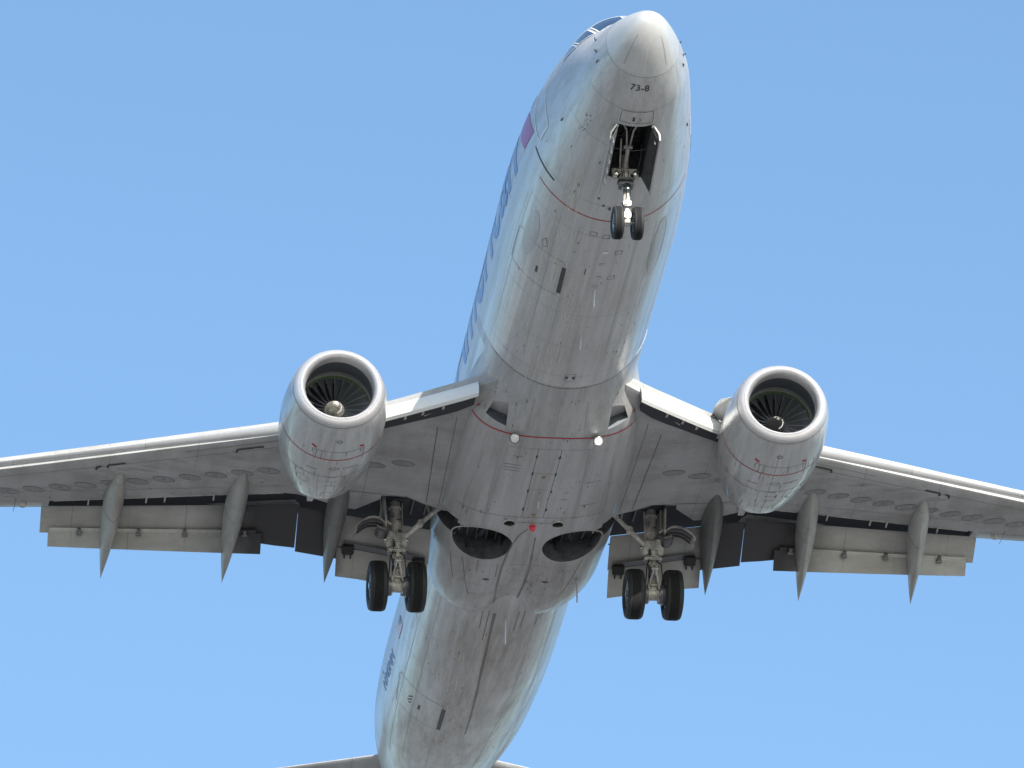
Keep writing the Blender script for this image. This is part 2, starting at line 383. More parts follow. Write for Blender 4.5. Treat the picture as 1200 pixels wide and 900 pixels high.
ribbon(mb, FUS, [(RADOME_X-.012, R(a)) for a in range(-178, 181, 6)], .014, 0, .003, 9)
for s in (-1, 1):
    ribbon(mb, FUS, [(.28, R(s*42)), (.95, R(s*38))], .016, 0)
ribbon(mb, FUS, [(.5, R(2)), (1.0, R(2))], .012, 1)
append_mesh(radome, mb)

# ---- belly fairing
FW = [(12.55, 1.60), (13.2, 1.72), (14, 1.88), (15, 1.98), (16.5, 2.04), (18.2, 2.06), (19.5, 2.05), (20.4, 2.0), (21.2, 1.96), (21.9, 1.85), (22.5, 1.66), (22.9, 1.38)]
FB = [(12.55, -2.01), (13, -2.05), (13.8, -2.16), (14.8, -2.25), (16, -2.29), (18.3, -2.30), (19.8, -2.32), (20.8, -2.30), (21.6, -2.23), (22.2, -2.12), (22.6, -2.03), (22.9, -1.92)]
class Fair(Body):
    def zc(s, x): return -.95
    def rad(s, x, phi):
        r_ = superr(phi, float(interp(FW, x)), -.95-float(interp(FB, x)), .9, 2.9)
        if x < 14.6:   # starts flush with the round cabin skin and squares off further aft
            c_, s_ = math.cos(phi), math.sin(phi); h = 2.0+.085; z0 = -.95-.085
            A_ = (s_/1.88)**2+(c_/h)**2; B_ = -2*z0*c_/h**2; C0 = (z0/h)**2-1
            rf = (-B_+math.sqrt(max(0, B_*B_-4*A_*C0)))/(2*A_)+.003
            q = min(1, max(0, (x-12.65)/1.9)); q = q*q*(3-2*q)
            if c_ > -.35: r_ = rf*(1-q)+max(r_, rf*.97)*q
        y = r_*math.sin(phi)
        g = float(interp([(18.6, 0), (19.6, .05), (21.2, .18), (22.9, .22)], x)) if x > 18.6 else 0
        if math.cos(phi) > 0: r_ -= g*math.exp(-(y/.50)**4)
        return r_
FAIR = Fair()
NB = 180
mb = MB(); mb.loft([[FAIR.point(x, 2*math.pi*k/NB) for k in range(NB)] for x in list(np.arange(12.55, 22.9, .17))+[22.9]], 0, True, True, True)
fairing = mb.build('belly_fairing', M['fairing'], air)

# ---- cut the wheel wells, nose well and ram-air scoops
def cutter(build, mat):
    mb = MB(); build(mb); o = mb.build('cutter', mat, air); return o
cut = []
WX, WY, WR = 19.05, 1.0, .66
for s in (-1, 1):
    cut.append(cutter(lambda m_: m_.cyl((WX, s*WY, -3), (WX, s*WY, -1.72), WR, WR, 56), M['well']))
    cut.append(cutter(lambda m_: m_.box((18.70, s*1.92, -1.95), (.62, .9, 1.5), 0, None, .14), M['well']))
    cut.append(cutter(lambda m_: m_.cyl((17.98, s*.54, -2.5), (18.10, s*.54, -2.05), .125, .11, 24), M['liner']))
    # ram-air scoop: ramp deepening aft
    def scoop(m_):
        a = [Vector((12.9, s*1.17, -1.86)), Vector((14.10, s*1.54, -1.62)), Vector((14.17, s*1.08, -1.80))]
        low_ = [Vector((p.x, p.y+s*.1, -2.6)) for p in a]
        m_.add(a+low_, [(0, 1, 2), (5, 4, 3), (0, 3, 4, 1), (2, 5, 3, 0)], 0, False); m_.add(a+low_, [(1, 4, 5, 2)], 1, False)
        bm = bmesh.new(); vv = [bm.verts.new(p) for p in m_.v[:6]]; m_.v = m_.v[:6]; m_.f = m_.f[:4]+[(1, 4, 5, 2)]; bm.free()
    cut.append(cutter(scoop, [M['fairing'], M['liner']]))
boolean_cut(fairing, cut)
well_only = [c_ for i, c_ in enumerate(cut) if i % 4 == 0]
def nw(m_):
    z0, z1 = -2.4, -1.05
    a = [(2.42, .40), (4.62, .36)]
    m_.add([(2.42, .39, z0), (2.42, -.39, z0), (4.15, -.38, z0), (4.15, .38, z0), (2.48, .36, z1), (2.48, -.36, z1), (4.12, -.35, z1), (4.12, .35, z1)],
           [(0, 1, 2, 3), (7, 6, 5, 4), (0, 4, 5, 1), (1, 5, 6, 2), (2, 6, 7, 3), (3, 7, 4, 0)], 0, False)
nwc = cutter(nw, M['well'])
boolean_cut(fuselage, well_only+[nwc])
for c_ in cut+[nwc]: bpy.data.objects.remove(c_)

# ------------------------------------------------------------------ wings
LE = [(1.4, 13.15), (1.9, 13.62), (2.4, 14.05), (3.8, 15.2), (4.83, 15.92), (5.4, 16.24), (8, 17.56), (12, 19.64), (17.16, 22.3)]
def zbase(y): return -1.62+math.tan(R(6))*(y-1.88)+.0016*max(0, y-5)**2
def xLE(y): return float(interp(LE, y))
TEU = [(1.4, 20.20), (1.9, 20.20), (4.9, 20.02), (5.3, 20.08), (10.45, 21.22), (10.47, 21.22)]     # end of the upper skin (spoilers)
COVE = [(1.4, 18.8), (2.0, 18.75), (2.75, 18.33), (3.3, 18.42), (3.31, 19.2), (4.1, 19.18), (4.9, 18.85), (5.4, 18.86), (6.67, 19.25), (10.45, 20.57), (10.47, 20.57)]
def lin(tab, x): return float(np.interp(x, [a for a, _ in tab], [b for _, b in tab]))
def xTE(y): return 21.2+.275*(y-10.47)        # aileron and tip
def thick(y): return .78-.035*(y-1.9) if y < 6 else .636-.031*(y-6)
def zlow(x, y):
    a = xLE(y); c_ = max(2.0, xTE(y)-a if y > 5 else 20.8-a); u = min(max((x-a)/c_, 0), 1)
    t_ = thick(y); z = zbase(y)
    if u < .22: z += .42*t_*(1-math.sqrt(max(0, 1-(1-u/.22)**2)))
    if u > .55: z += .045*t_*((u-.55)/.45)**2*4
    return z
def zup(x, y):
    a = xLE(y); c_ = max(2.0, xTE(y)-a if y > 5 else 20.8-a); u = min(max((x-a)/c_, 0), 1); t_ = thick(y); z = zbase(y)
    if u < .3: return z+.42*t_+.58*t_*math.sqrt(max(0, 1-(1-u/.3)**2))
    return z+t_-(t_-.22)*((u-.3)/.7)**1.7
class WingLow:
    """lower skin addressed by (x, y)"""
    def __init__(s, sd): s.s = sd
    def point(s, x, y): return Vector((x, s.s*y, zlow(x, y)))
    def normal(s, x, y): return Vector((0, 0, -1))
    def rad(s, x, y): return 1.0
def dense(a, b, k): return [a+(b-a)*i/k for i in range(k+1)]

def section(y, xf, xc, xu):
    """closed section: upper skin from its end xu forward to the leading edge, lower skin back to xc, up into the cove"""
    pts = []
    for q in dense(0, 1, 18): x = xu+(xf-xu)*math.sin(q*math.pi/2); pts.append((x, zup(x, y)))
    for q in dense(0, 1, 20)[1:]: x = xf+(xc-xf)*(1-math.cos(q*math.pi/2)); pts.append((x, zlow(x, y)))
    pts.append((xc+.02, zup(xc, y)-.07)); pts.append((xu, zup(xu, y)-.025))
    return pts
KRU = (1.9, 4.15)     # inboard leading edge with the hinged flap
def build_wing(s):
    ys = [1.4, 1.9, 2.3, 2.75, 3.3, 3.302, 3.8, 4.1, 4.6, 5.1, 5.4, 6.0, 6.67, 7.5, 8.5, 9.5, 10.45]
    mb = MB()
    def nose(y): return xLE(y)+(.10 if y < 5.6 else .12)
    rings = [[(x, s*y, z) for x, z in section(y, nose(y), lin(COVE, y), lin(TEU, y))] for y in ys]
    n = len(rings[0])
    for i in range(len(rings)-1):
        mb.loft(rings[i:i+2], 0, True)
    mb.m = []; mb.m = [0]*len(mb.f)
    # the last two strips of every bay (cove wall and the underside of the spoilers) are dark
    per = n
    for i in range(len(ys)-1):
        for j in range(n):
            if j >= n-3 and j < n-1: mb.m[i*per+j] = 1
    mb.f.append(tuple(range(n))); mb.m.append(0); mb.sm.append(False)
    # outboard of the flaps: the section runs through the aileron to the tip
    ys2 = [10.452, 11.2, 12, 13.5, 15, 16.4, 17.0, 17.16]
    rings = []
    for y in ys2:
        xt = xTE(y); sec = []
        for q in dense(0, 1, 18): x = xt+(nose(y)-xt)*math.sin(q*math.pi/2); sec.append((x, zup(x, y) if y < 17.1 else zup(x, y)-.08))
        for q in dense(0, 1, 22)[1:]: x = nose(y)+(xt-nose(y))*(1-math.cos(q*math.pi/2)); sec.append((x, zlow(x, y)+(0 if x < xt-1 else (x-xt+1)**2*.12)))
        rings.append([(x, s*y, z) for x, z in sec])
    mb.loft(rings, 0, True, True, True)
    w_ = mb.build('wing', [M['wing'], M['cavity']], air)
    # skin detail
    W = WingLow(s); d_ = MB(); d_.mats = [M['line'], M['faint'], M['oval'], M['black'], M['brown'], M['patch']]
    def xr(y, f): return xLE(y)+.3+(lin(COVE, y) if y < 10.45 else xTE(y)-.45)*f-(xLE(y)+.3)*f
    # fuel tank access panels: one oval row
    y = 5.85
    k = 0
    while y < 16.6:
        x = lin([(2, 16.9), (5.8, 17.93), (12, 20.62), (17.16, 22.9)], y)
        oval(d_, W, x, y, .105, .235, 2, .004); ring(d_, W, x, y, .11, .24, .014, 0, .006)
        if k % 2 == 0: ribbon(d_, W, [(x-.004, y-.02), (x+.004, y+.02)], .05, 0, .008, 9)
        ribbon(d_, W, [(x+.10, y+.27), (x+.12, y+.32)], .03, 1, .006, 9)
        y += .555; k += 1
    for y in (3.0, 3.62, 4.25):
        x = lin([(2, 16.55), (5.8, 17.93)], y)
        oval(d_, W, x, y, .11, .24, 2, .004); ring(d_, W, x, y, .11, .25, .014, 0, .006)
    # chordwise and spanwise seams
    ribbon(d_, W, [(15.2, 2.46), (18.5, 2.30)], .022, 0); ribbon(d_, W, [(14.7, 2.10), (18.6, 2.02)], .014, 0)
    ribbon(d_, W, [(18.42, 4.6), (18.35, 3.3), (18.35, 2.75), (18.6, 2.3)], .018, 0)
    ribbon(d_, W, [(18.5, 5.4), (20.1, 10.45), (20.9, 13)], .014, 1); ribbon(d_, W, [(16.75, 5.4), (20.0, 12), (21.8, 16)], .014, 1)
    ribbon(d_, W, [(16.55, 5.4), (17.7, 7.7)], .05, 1)
    for y in (11.2, 12.6): ribbon(d_, W, [(xTE(y)-.75, y), (xTE(y)-.02, y)], .012, 0)
    ribbon(d_, W, [(xTE(10.7)-.62, 10.6), (xTE(15.5)-.45, 15.5)], .014, 0)
    # slat track slots in the under surface
    for y, wd in ((6.05, .55), (8.95, .36), (9.45, .1), (11.9, .36)):
        x = xLE(y)+.42; ribbon(d_, W, [(x, y), (x+.02+.45*wd, y+wd)], .075, 3, .005, 9); ribbon(d_, W, [(x+.45*wd, y+wd), (x+.12+.45*wd, y+wd+.02)], .05, 3, .006, 9)
    rnd = random.Random(3+s)
    for k in range(150):
        y = rnd.uniform(2.2, 12.5); x = xr(y, rnd.uniform(.06, .96)); a = rnd.uniform(.02, .07)
        ribbon(d_, W, [(x, y), (x+a*.4, y+a*rnd.choice((0, 1)))], rnd.uniform(.01, .02), rnd.choice((0, 1, 1)), .005, 9)
    for k in range(9):
        y = rnd.uniform(5.8, 9.5); x = xLE(y)+rnd.uniform(.55, .8); oval(d_, W, x, y, .05, rnd.uniform(.15, .4), 1, .003, 14)
    append_mesh(w_, d_)
    # flush light / vent near the aileron
    v_ = MB(); p = W.point(20.95, 11.02); v_.cyl(p+Vector((0, 0, -.03)), p+Vector((0, 0, .05)), .075, .09, 18)
    v_.build('vent_cap', M['offwhite'], w_)
    # aileron hinge cover
    for y in (12.1, 14.0): v_ = MB(); v_.lathe(W.point(xTE(y)-.75, y)+Vector((0, 0, .02)), (1, 0, 0), [(0, .001), (.1, .05), (.35, .085), (.7, .06), (.95, .001)], 14); v_.build('hinge_cover', M['canoe'], w_)
    v_ = MB(); v_.tube([(lin(COVE, y)+.20, s*y, zlow(lin(COVE, y)-.02, y)+.12) for y in (5.4, 6.67, 8.5, 10.35)], .022, 8); v_.build('flap_drive_rod', M['offwhite'], w_)
    v_ = MB(); v_.tube([(20.12, s*y, zbase(y)+.05) for y in (2.0, 3.0, 4.0, 4.85)], .018, 8); v_.build('flap_drive_rod', M['steel'], w_)
    for y in (6.9, 7.95, 8.35, 9.6):
        v_ = MB(); a = lin(COVE, y); v_.box((a+.16, s*y, zlow(a-.02, y)+.07), (.30, .03, .05), 0, Matrix.Rotation(R(6), 3, 'Y')); v_.build('cove_strut', M['offwhite'], w_)
    # ---- slats: outboard leading edge, four segments
    def slat_sec(y, k=0):
        a = xLE(y); t_ = thick(y); zl = zbase(y)+.42*t_
        h = t_*lin([(5.5, .25), (8, .19), (12, .13), (17, .13)], y)
        P = [(.42, zl+h*1.35+.03), (.2, zl+h*1.0), (.07, zl+h*.55), (0, zl), (.02, zl-h*.42), (.09, zl-h*.78), (.27, zl-h*1.12), (.275, zl-h*1.04), (.12, zl-h*.5), (.1, zl+.01), (.2, zl+h*.8), (.42, zl+h*1.28+.03)]
        return [(a+x, y, z) for x, z in P]
    for (y0, y1) in ((5.75, 8.56), (8.568, 11.36), (11.368, 14.12), (14.128, 16.5)):
        sb = MB(); sb.loft([[(p[0], s*p[1], p[2]) for p in slat_sec(y)] for y in dense(y0, y1, 6)], 0, True, True, True)
        sl = sb.build('slat', M['slat'], w_)
    # ---- inboard leading-edge flap hinged forward, with arms in the open bay
    kb = MB(); rings = []
    for y in dense(1.78, 4.3, 11):
        a = xLE(y); z = zbase(y); q = (y-1.78)/2.5
        P = [(.34, .34), (.16, .36), (.02, .27), (-.05, .12), (-.02, -.02), (.06, -.065), (.12, -.03), (.10, .06), (.16, .22), (.34, .28)]
        rings.append([(a+x, s*y, z+zz) for x, zz in P])
    kb.loft(rings, 0, True, True, True); kf = kb.build('leading_edge_flap', M['white'], w_)
    for y in (2.45, 2.85, 3.2, 3.75):
        ab = MB(); a = xLE(y); z = zbase(y); ab.box((a+.34, s*y, z+.05), (.45, .045, .10), 0, Matrix.Rotation(R(-18), 3, 'Y')); ab.build('flap_arm', M['offwhite'], w_)
    ab = MB(); ab.tube([(xLE(2.1)+.33, s*2.05, zbase(2)+.06), (xLE(2.5)+.3, s*2.5, zbase(2)+.08), (xLE(2.9)+.3, s*2.8, zbase(2)+.1)], .03, 8); ab.build('hydraulic_line', M['offwhite'], w_)
    ab = MB(); ab.tube([(xLE(2.1)+.42, s*2.05, zbase(2)+.08), (xLE(2.5)+.4, s*2.5, zbase(2)+.1), (xLE(2.7)+.4, s*2.7, zbase(2)+.1)], .02, 8); ab.build('hydraulic_line', M['offwhite'], w_)
    bay = MB()   # the open bay behind it, a dark box under the nose
    rings = []
    for y in dense(1.82, 4.25, 8):
        a = xLE(y); z = zbase(y); e = lin([(1.9, .50), (2.2, .60), (2.9, .52), (4.25, .42)], y)
        rings.append([(a+.16, s*y, z+.2), (a+.16, s*y, z-.005), (a+e, s*y, z-.012), (a+e, s*y, z+.2)])
    bay.loft(rings, 0, False, True, True); bay.build('leading_edge_bay', M['cavity'], w_)
    return w_
wings = {s: build_wing(s) for s in (1, -1)}

# ---- trailing edge flaps
def foil(c_, th, n=10):
    """section, 0..c, rounded nose, nearly flat underside; z up"""
    up = [(c_*(1-math.cos(math.pi*i/n))/2) for i in range(n+1)]
    f = lambda u: th*(2.6*math.sqrt(max(u, 0))-2.6*u)*.62
    P = [(x, f(x/c_)) for x in reversed(up)]+[(x, -f(x/c_)*.38) for x in up[1:-1]]
    return P
def flap_el(name, st, mats, parent, th, dark_span=None):
    """st: list of (y, LE point(x,z), TE point(x,z)); lofted with a foil section"""
    mb = MB(); rings = []
    for y, a, b in st:
        a = Vector(a); b = Vector(b); c_ = (b-a).length; u = (b-a)/c_; n = Vector((-u.y, u.x))
        if n.y < 0: n = -n
        rings.append([(a.x+u.x*x+n.x*z, y, a.y+u.y*x+n.y*z) for x, z in foil(c_, th)])
    for i in range(len(rings)-1):
        mi = 1 if dark_span and dark_span[0] <= abs((st[i][0]+st[i+1][0])/2) <= dark_span[1] else 0
        mb.loft(rings[i:i+2], mi, True)
    for r_ in (rings[0], rings[-1]):
        mb.f.append(tuple(len(mb.v)+i for i in range(len(r_)))); mb.v += [tuple(p) for p in r_]; mb.m.append(0); mb.sm.append(False)
    return mb.build(name, mats, parent)
# leading edge line and trailing edge line of each element: tables over y of (x, z)
def fl_out_le(y): return (19.40+.285*(y-5), zbase(y)+.10)
def tilt(p, L, deg): return (p[0]+L*math.cos(R(deg)), p[1]-L*math.sin(R(deg)))
def main_len(y): return lin([(5.1, 1.12), (5.9, .98), (6.6, .78), (10.6, .68)], y)
def build_flaps(s):
    w_ = wings[s]; out = []
    DE = 31
    dark_span = (5.0, 6.05)
    def st(y0, y1, k, f): return [(s*y, *f(y)) for y in dense(y0, y1, k)]
    def fo(y):
        a = fl_out_le(y); b = tilt(a, main_len(y), DE); return a, b
    o = flap_el('outboard_flap', st(5.03, 10.6, 12, fo), [M['flap']], w_, .16)
    def fa(y):
        a = fl_out_le(y); m_ = tilt(a, lin([(5.7, .70), (10.45, .60)], y), DE+3); a2 = (m_[0]-.02, m_[1]-.03); return a2, tilt(a2, lin([(5.7, .48), (10.45, .36)], y), DE+16)
    o2 = flap_el('outboard_aft_flap', st(5.78, 10.42, 9, fa), [M['flap']], w_, .07)
    # the pale vane seen in the slot between the two elements, with its hinge brackets
    def fv(y):
        a, b = fa(y); return (a[0]-.085, a[1]+.035), (a[0]+.0, a[1]-.0)
    flap_el('flap_vane', st(5.9, 10.4, 6, fv), M['vane'], w_, .03)
    for y in (6.15, 7.45, 8.45, 9.75):
        br = MB(); a, b = fa(y); br.box((a[0]-.05, s*y, a[1]-.03), (.16, .07, .07), 0, Matrix.Rotation(R(35), 3, 'Y')); br.cyl((a[0]-.02, s*y-.06, a[1]-.07), (a[0]-.02, s*y+.06, a[1]-.07), .035, .035, 10)
        br.build('flap_bracket', M['darksteel'], w_)
    # inboard
    def fi(y):
        a = (19.5+.10*(4.99-y), zbase(y)+.08); b = tilt(a, lin([(1.9, .86), (3.9, .82), (4.0, 1.12), (4.97, 1.12)], y), DE+2); return a, b
    flap_el('inboard_flap', [(s*y, *fi(y)) for y in (5.012, 4.6, 4.0, 3.9, 3.3, 2.7, 2.02)], [M['flap']], w_, .18)
    def fj(y):
        a, b = fi(min(y, 3.9)); a2 = (b[0]-.06, b[1]-.02); return a2, tilt(a2, .66, DE+17)
    flap_el('inboard_aft_flap', [(s*y, *fj(y)) for y in (4.1, 3.6, 3.0, 2.4, 2.04)], [M['flap']], w_, .08)
    def fk(y):
        a, b = fj(y); return (a[0]-.16, a[1]+.06), (a[0]+.03, a[1]+.0)
    flap_el('flap_vane', [(s*y, *fk(y)) for y in (3.95, 3.4, 2.9, 2.1)], M['darksteel'], w_, .04)
    for y in (2.25, 3.85):
        br = MB(); a, b = fj(y); c0 = Vector((a[0], s*y, a[1]))
        br.box(c0+Vector((-.02, 0, -.05)), (.22, .26, .12), 0, Matrix.Rotation(R(40), 3, 'Y'), .02)
        for q in (-.07, .07): br.box(c0+Vector((.06, q, -.10)), (.22, .03, .10), 0, Matrix.Rotation(R(40), 3, 'Y'))
        br.build('flap_bracket', M['black'], w_)
    # ---- flap track fairings: canoe front fixed to the wing, tail drooped with the flap
    for (yf, xf, yt, xt, zt, wd, mt) in ((9.0, 18.85, 9.20, 22.10, -1.74, .225, 'canoe'), (6.35, 18.15, 6.53, 21.62, -2.02, .235, 'canoe'), (4.15, 18.0, 4.30, 21.05, -2.26, .235, 'canoe')):
        cb = MB(); rings = []; K = 22
        for i in range(K+1):
            q = i/K; x = xf+(xt-xf)*q; y = yf+(yt-yf)*q
            z0 = zlow(min(xf+.4, x), yf)
            knee = .30; zk = zlow(18.9, yf)
            ztop = z0+.03 if q < knee else zk+.03+(zt-zk-.03)*((q-knee)/(1-knee))**1.25
            dep = .46*min(1, (q/.36))**.75*(1 if q < .45 else (1-((q-.45)/.55)**1.5))+.004
            half = wd*(math.sin(math.pi/2*min(1, (q+.012)/.36))**.7 if q < .42 else (1-((q-.42)/.58)**1.55)+.004)
            ring_ = []
            for k in range(20):
                a = 2*math.pi*k/20; cy = math.sin(a); cz = -math.cos(a)
                cy = math.copysign(abs(cy)**1.2, cy); cz = math.copysign(abs(cz)**1.3, cz)
                ring_.append((x, s*(y+half*cy), ztop+(dep*cz if cz < 0 else .14*cz*(1-q*.9))))
            rings.append(ring_)
        cb.loft(rings, 0, True, True, True)
        if True:   # seam where the moving tail begins
            j = 9; ra = [Vector(p) for p in rings[j]]; cc = sum(ra, Vector())/len(ra)
            cb.loft([[cc+(p-cc)*1.012 for p in ra], [cc+(Vector(p)-cc)*1.012+Vector((.016, 0, 0)) for p in rings[j]]], 1, True)
        cb.build('flap_track_fairing', [M[mt], M['line']], w_)
    return
for s in (1, -1): build_flaps(s)

# ------------------------------------------------------------------ engines
class Nac(Body):
    PR = [(0, .845), (.03, .905), (.09, .955), (.2, 1.00), (.4, 1.055), (.75, 1.10), (1.2, 1.135), (1.8, 1.13), (2.4, 1.07), (2.9, .985), (3.3, .895), (3.6, .82)]
    def __init__(s, side): s.yc = side*4.83; s.side = side
    def zc(s, x): return -1.78+.02*(x-13.2)
    def rad(s, x, phi):
        r_ = float(interp(s.PR, x-13.2)); c_ = math.cos(phi)
        return r_*(1-(.035 if x < 15 else .035*max(0, 1-(x-15)/1.5))*max(0, c_)**2)
def build_engine(s):
    nac = Nac(s); NN = 72; mb = MB()
    rg = lambda xs_: [[nac.point(x, 2*math.pi*k/NN) for k in range(NN)] for x in xs_]
    mb.loft(rg([13.2+q for q in (.17, .25, .34, .45, .6, .8, 1.0, 1.25, 1.5, 1.75, 2.0, 2.25, 2.5, 2.75, 3.0, 3.2, 3.4, 3.55, 3.6)]), 0)
    # nozzle trailing edge turned inside
    mb.loft([[nac.point(16.8, 2*math.pi*k/NN) for k in range(NN)], [Vector((16.75, nac.yc, nac.zc(16.8)))+(nac.point(16.8, 2*math.pi*k/NN)-Vector((16.8, nac.yc, nac.zc(16.8))))*.975 for k in range(NN)],
             [Vector((16.0, nac.yc, nac.zc(16.8)))+(nac.point(16.8, 2*math.pi*k/NN)-Vector((16.8, nac.yc, nac.zc(16.8))))*1.05 for k in range(NN)]], 1)
    nacelle = mb.build('engine_nacelle', [M['nacelle'], M['darksteel']], air)
    D = MB(); D.mats = [M['faint'], M['line'], M['red'], M['text'], M['patch'], M['white']]
    ribbon(D, nac, [(13.385, R(a)) for a in range(-180, 181, 6)], .012, 0, .004, 9)
    ribbon(D, nac, [(14.55, R(a)) for a in range(-100, 101, 5)], .026, 2, .005, 9)
    ribbon(D, nac, [(15.35, R(a)) for a in range(-115, 116, 5)], .014, 1, .004, 9)
    for a0, a1 in ((-28, 40), (-6, 2)): ribbon(D, nac, [(15.36, R(a0)), (15.36, R(a1))], .024, 1, .005, 9)
    ribbon(D, nac, [(14.22, R(-34)), (14.22, R(26))], .010, 1, .004)
    ribbon(D, nac, [(13.7, R(3)), (15.35, R(3)), (16.75, R(0))], .012, 0, .004)
    for a in (-19, 14): ribbon(D, nac, [(15.4, R(a)), (16.7, R(a*.7))], .010, 0, .004)
    for x_, a0, a1 in ((15.62, -9, 4), (15.86, -9, 4), (16.3, -9, 4), (14.95, -30, -12), (15.06, 18, 30)): ribbon(D, nac, [(x_, R(a0)), (x_, R(a1))], .018, 1, .005)
    for a in (-34, -30, -12, 16, 22, 27): ribbon(D, nac, [(14.22, R(a)), (14.22+.16*(1+(a % 3)), R(a))], .012, 1, .005)
    ring(D, nac, 13.82, R(-2*s), .045, .06, .016, 1); ring(D, nac, 14.95, R(-2), .05, .11, .012, 1)
    ring(D, nac, 15.75, R(33*s), .16, .16, .012, 0); ring(D, nac, 15.75, R(-30), .11, .13, .012, 0)
    for a in (-33, 24):    # little red service stencils
        for k in range(3): ribbon(D, nac, [(14.12-.02*k, R(a+k*1.8)), (14.17-.02*k, R(a+1+k*1.8))], .045, 2, .005, 9)
    rnd = random.Random(11+s)
    for k in range(60):
        x_ = rnd.uniform(14.2, 16.5); a = R(rnd.uniform(-60, 60)); L = rnd.uniform(.03, .3)
        if x_+L > 16.75: continue
        ribbon(D, nac, [(x_, a), (x_+L, a)], rnd.uniform(.006, .014), rnd.choice((0, 0, 0, 3)), .004, .2)
    append_mesh(nacelle, D)
    cx = Vector((13.2, nac.yc, -1.78)); ax = Vector((1, 0, .02)).normalized()
    # polished lip
    lb = MB(); prof = []
    for x_ in (.165, .13, .09, .045, .018, .004): prof.append([nac.point(13.2+x_, 2*math.pi*k/NN) for k in range(NN)])
    inner = [(-.008, .842), (0, .82), (.025, .79), (.07, .762), (.13, .742), (.20, .736), (.26, .737)]
    prof += [[cx+ax*l+Vector((0, math.sin(2*math.pi*k/NN), -math.cos(2*math.pi*k/NN)))*r_*(1-.035*max(0, math.cos(2*math.pi*k/NN))**2*max(0, 1-l/.26)) for k in range(NN)] for l, r_ in inner]
    lb.loft(prof, 0); lb.build('inlet_lip', M['lip'], nacelle)
    ib = MB(); ib.lathe(cx, ax, [(.26, .737), (.263, .731), (.45, .745), (.75, .772), (.90, .782), (.905, .775), (1.02, .775), (1.025, .79), (1.12, .79), (1.122, .782), (1.5, .78)], 72,
                        mis=[1, 0, 0, 2, 2, 3, 3, 2, 3, 1]); ib.build('inlet_duct', [M['liner'], M['darksteel'], M['duct_ring'], M['rubstrip']], nacelle)
    # fan
    fb = MB(); x0 = 1.10
    for k in range(24):
        a = 2*math.pi*(k+.3)/24; vs_ = []; fs = []
        for i in range(9):
            q = i/8; r_ = .22+(.775-.22)*q; tw = R(22+43*q); ch = .13+.12*q; sweep = .05*q*q
            for c0 in (-.5, -.43, 0, .5):
                dx = c0*ch*2*math.cos(tw)*.55; da = c0*ch*math.sin(tw)*.80/max(r_, .3)+(.06*q)
                camber = .02*(1-4*c0*c0)
                th = a+da; p = cx+ax*(x0+dx+sweep*-1+camber)+Vector((0, math.cos(th), math.sin(th)))*r_
                vs_.append(p)
        for i in range(8):
            for j in range(3): fs.append((i*4+j, i*4+j+1, i*4+j+5, i*4+j+4))
        fb.add(vs_, fs, 0)
        for q_ in range(len(fb.m)-24, len(fb.m), 3): fb.m[q_] = 2
    fb.lathe(cx, ax, [(1.3, .79), (1.31, .2)], 48, 1)
    fb.build('fan', [M['blade'], M['cavity'], M['edge_highlight']], nacelle, fix=False)
    sb = MB(); sb.lathe(cx, ax, [(.74, .004), (.745, .035), (.79, .068), (.88, .125), (.97, .175), (1.05, .215), (1.22, .235)], 36, mis=[1, 1, 0, 0, 0, 0])
    # painted comma on the cone
    for i in range(9):
        a0 = R(40+i*24); r0 = .06+.012*i
        def cp(a, l): 
            rr = float(np.interp(l, [.745, .79, .88, .97, 1.05], [.035, .068, .125, .175, .215]))+.003; return cx+ax*l+Vector((0, math.cos(a), math.sin(a)))*rr
        l0, l1 = .775+.016*i, .775+.016*(i+1); wd = .06 if i < 6 else .03
        sb.add([cp(a0, l0), cp(a0, l0+wd), cp(a0+R(24), l1+wd), cp(a0+R(24), l1)], [(0, 1, 2, 3)], 2)
    sb.build('spinner', [M['spinner'] if s > 0 else M['black'], M['offwhite'] if s > 0 else M['black'], M['white'], M['darksteel']], nacelle, fix=False)
    # core nozzle and plug
    kb = MB(); kb.lathe(cx, ax, [(2.6, .62), (3.3, .56), (3.9, .47), (4.35, .40), (4.34, .385), (3.6, .42)], 40); kb.build('exhaust_nozzle', M['nozzle'], nacelle); kb = MB(); kb.lathe(cx, ax, [(3.6, .30), (4.2, .26), (4.7, .14), (5.0, .01)], 32)
    kb.build('exhaust_plug', M['nozzle'], nacelle)
    # strake on the inboard upper shoulder
    st = MB(); ph = R(-s*122)
    P0 = nac.point(14.05, ph); P1 = nac.point(15.25, ph); nn = nac.normal(14.6, ph)
    if nn.dot(P0-Vector((14.05, nac.yc, nac.zc(14.05)))) < 0: nn = -nn
    st.sheet([P0-nn*.02, P0+nn*.02+Vector((.08, 0, 0)), P0+nn*.26+Vector((.42, 0, 0)), P0+nn*.33+Vector((.8, 0, 0)), P1+nn*.31, P1-nn*.02], .03)
    st.build('strake', M['nacelle'], nacelle)
    # pylon
    pb = MB(); rings = []
    for x_, z0, z1, hw in ((13.95, -.75, -.62, .04), (14.4, -.85, -.50, .14), (15.2, -.95, -.42, .20), (16.0, -1.1, -.55, .22), (17.0, -1.35, -.7, .21), (18.0, -1.42, -.9, .17), (19.0, -1.34, -1.0, .06)):
        rings.append([(x_, nac.yc+hw*a, z0+(z1-z0)*b) for a, b in ((-1, 0), (1, 0), (1, .75), (.5, 1), (-.5, 1), (-1, .75))])
    pb.loft(rings, 0, True, True, True); pb.build('engine_pylon', M['nacelle'], air)
    return nac
NACS = {s: build_engine(s) for s in (1, -1)}

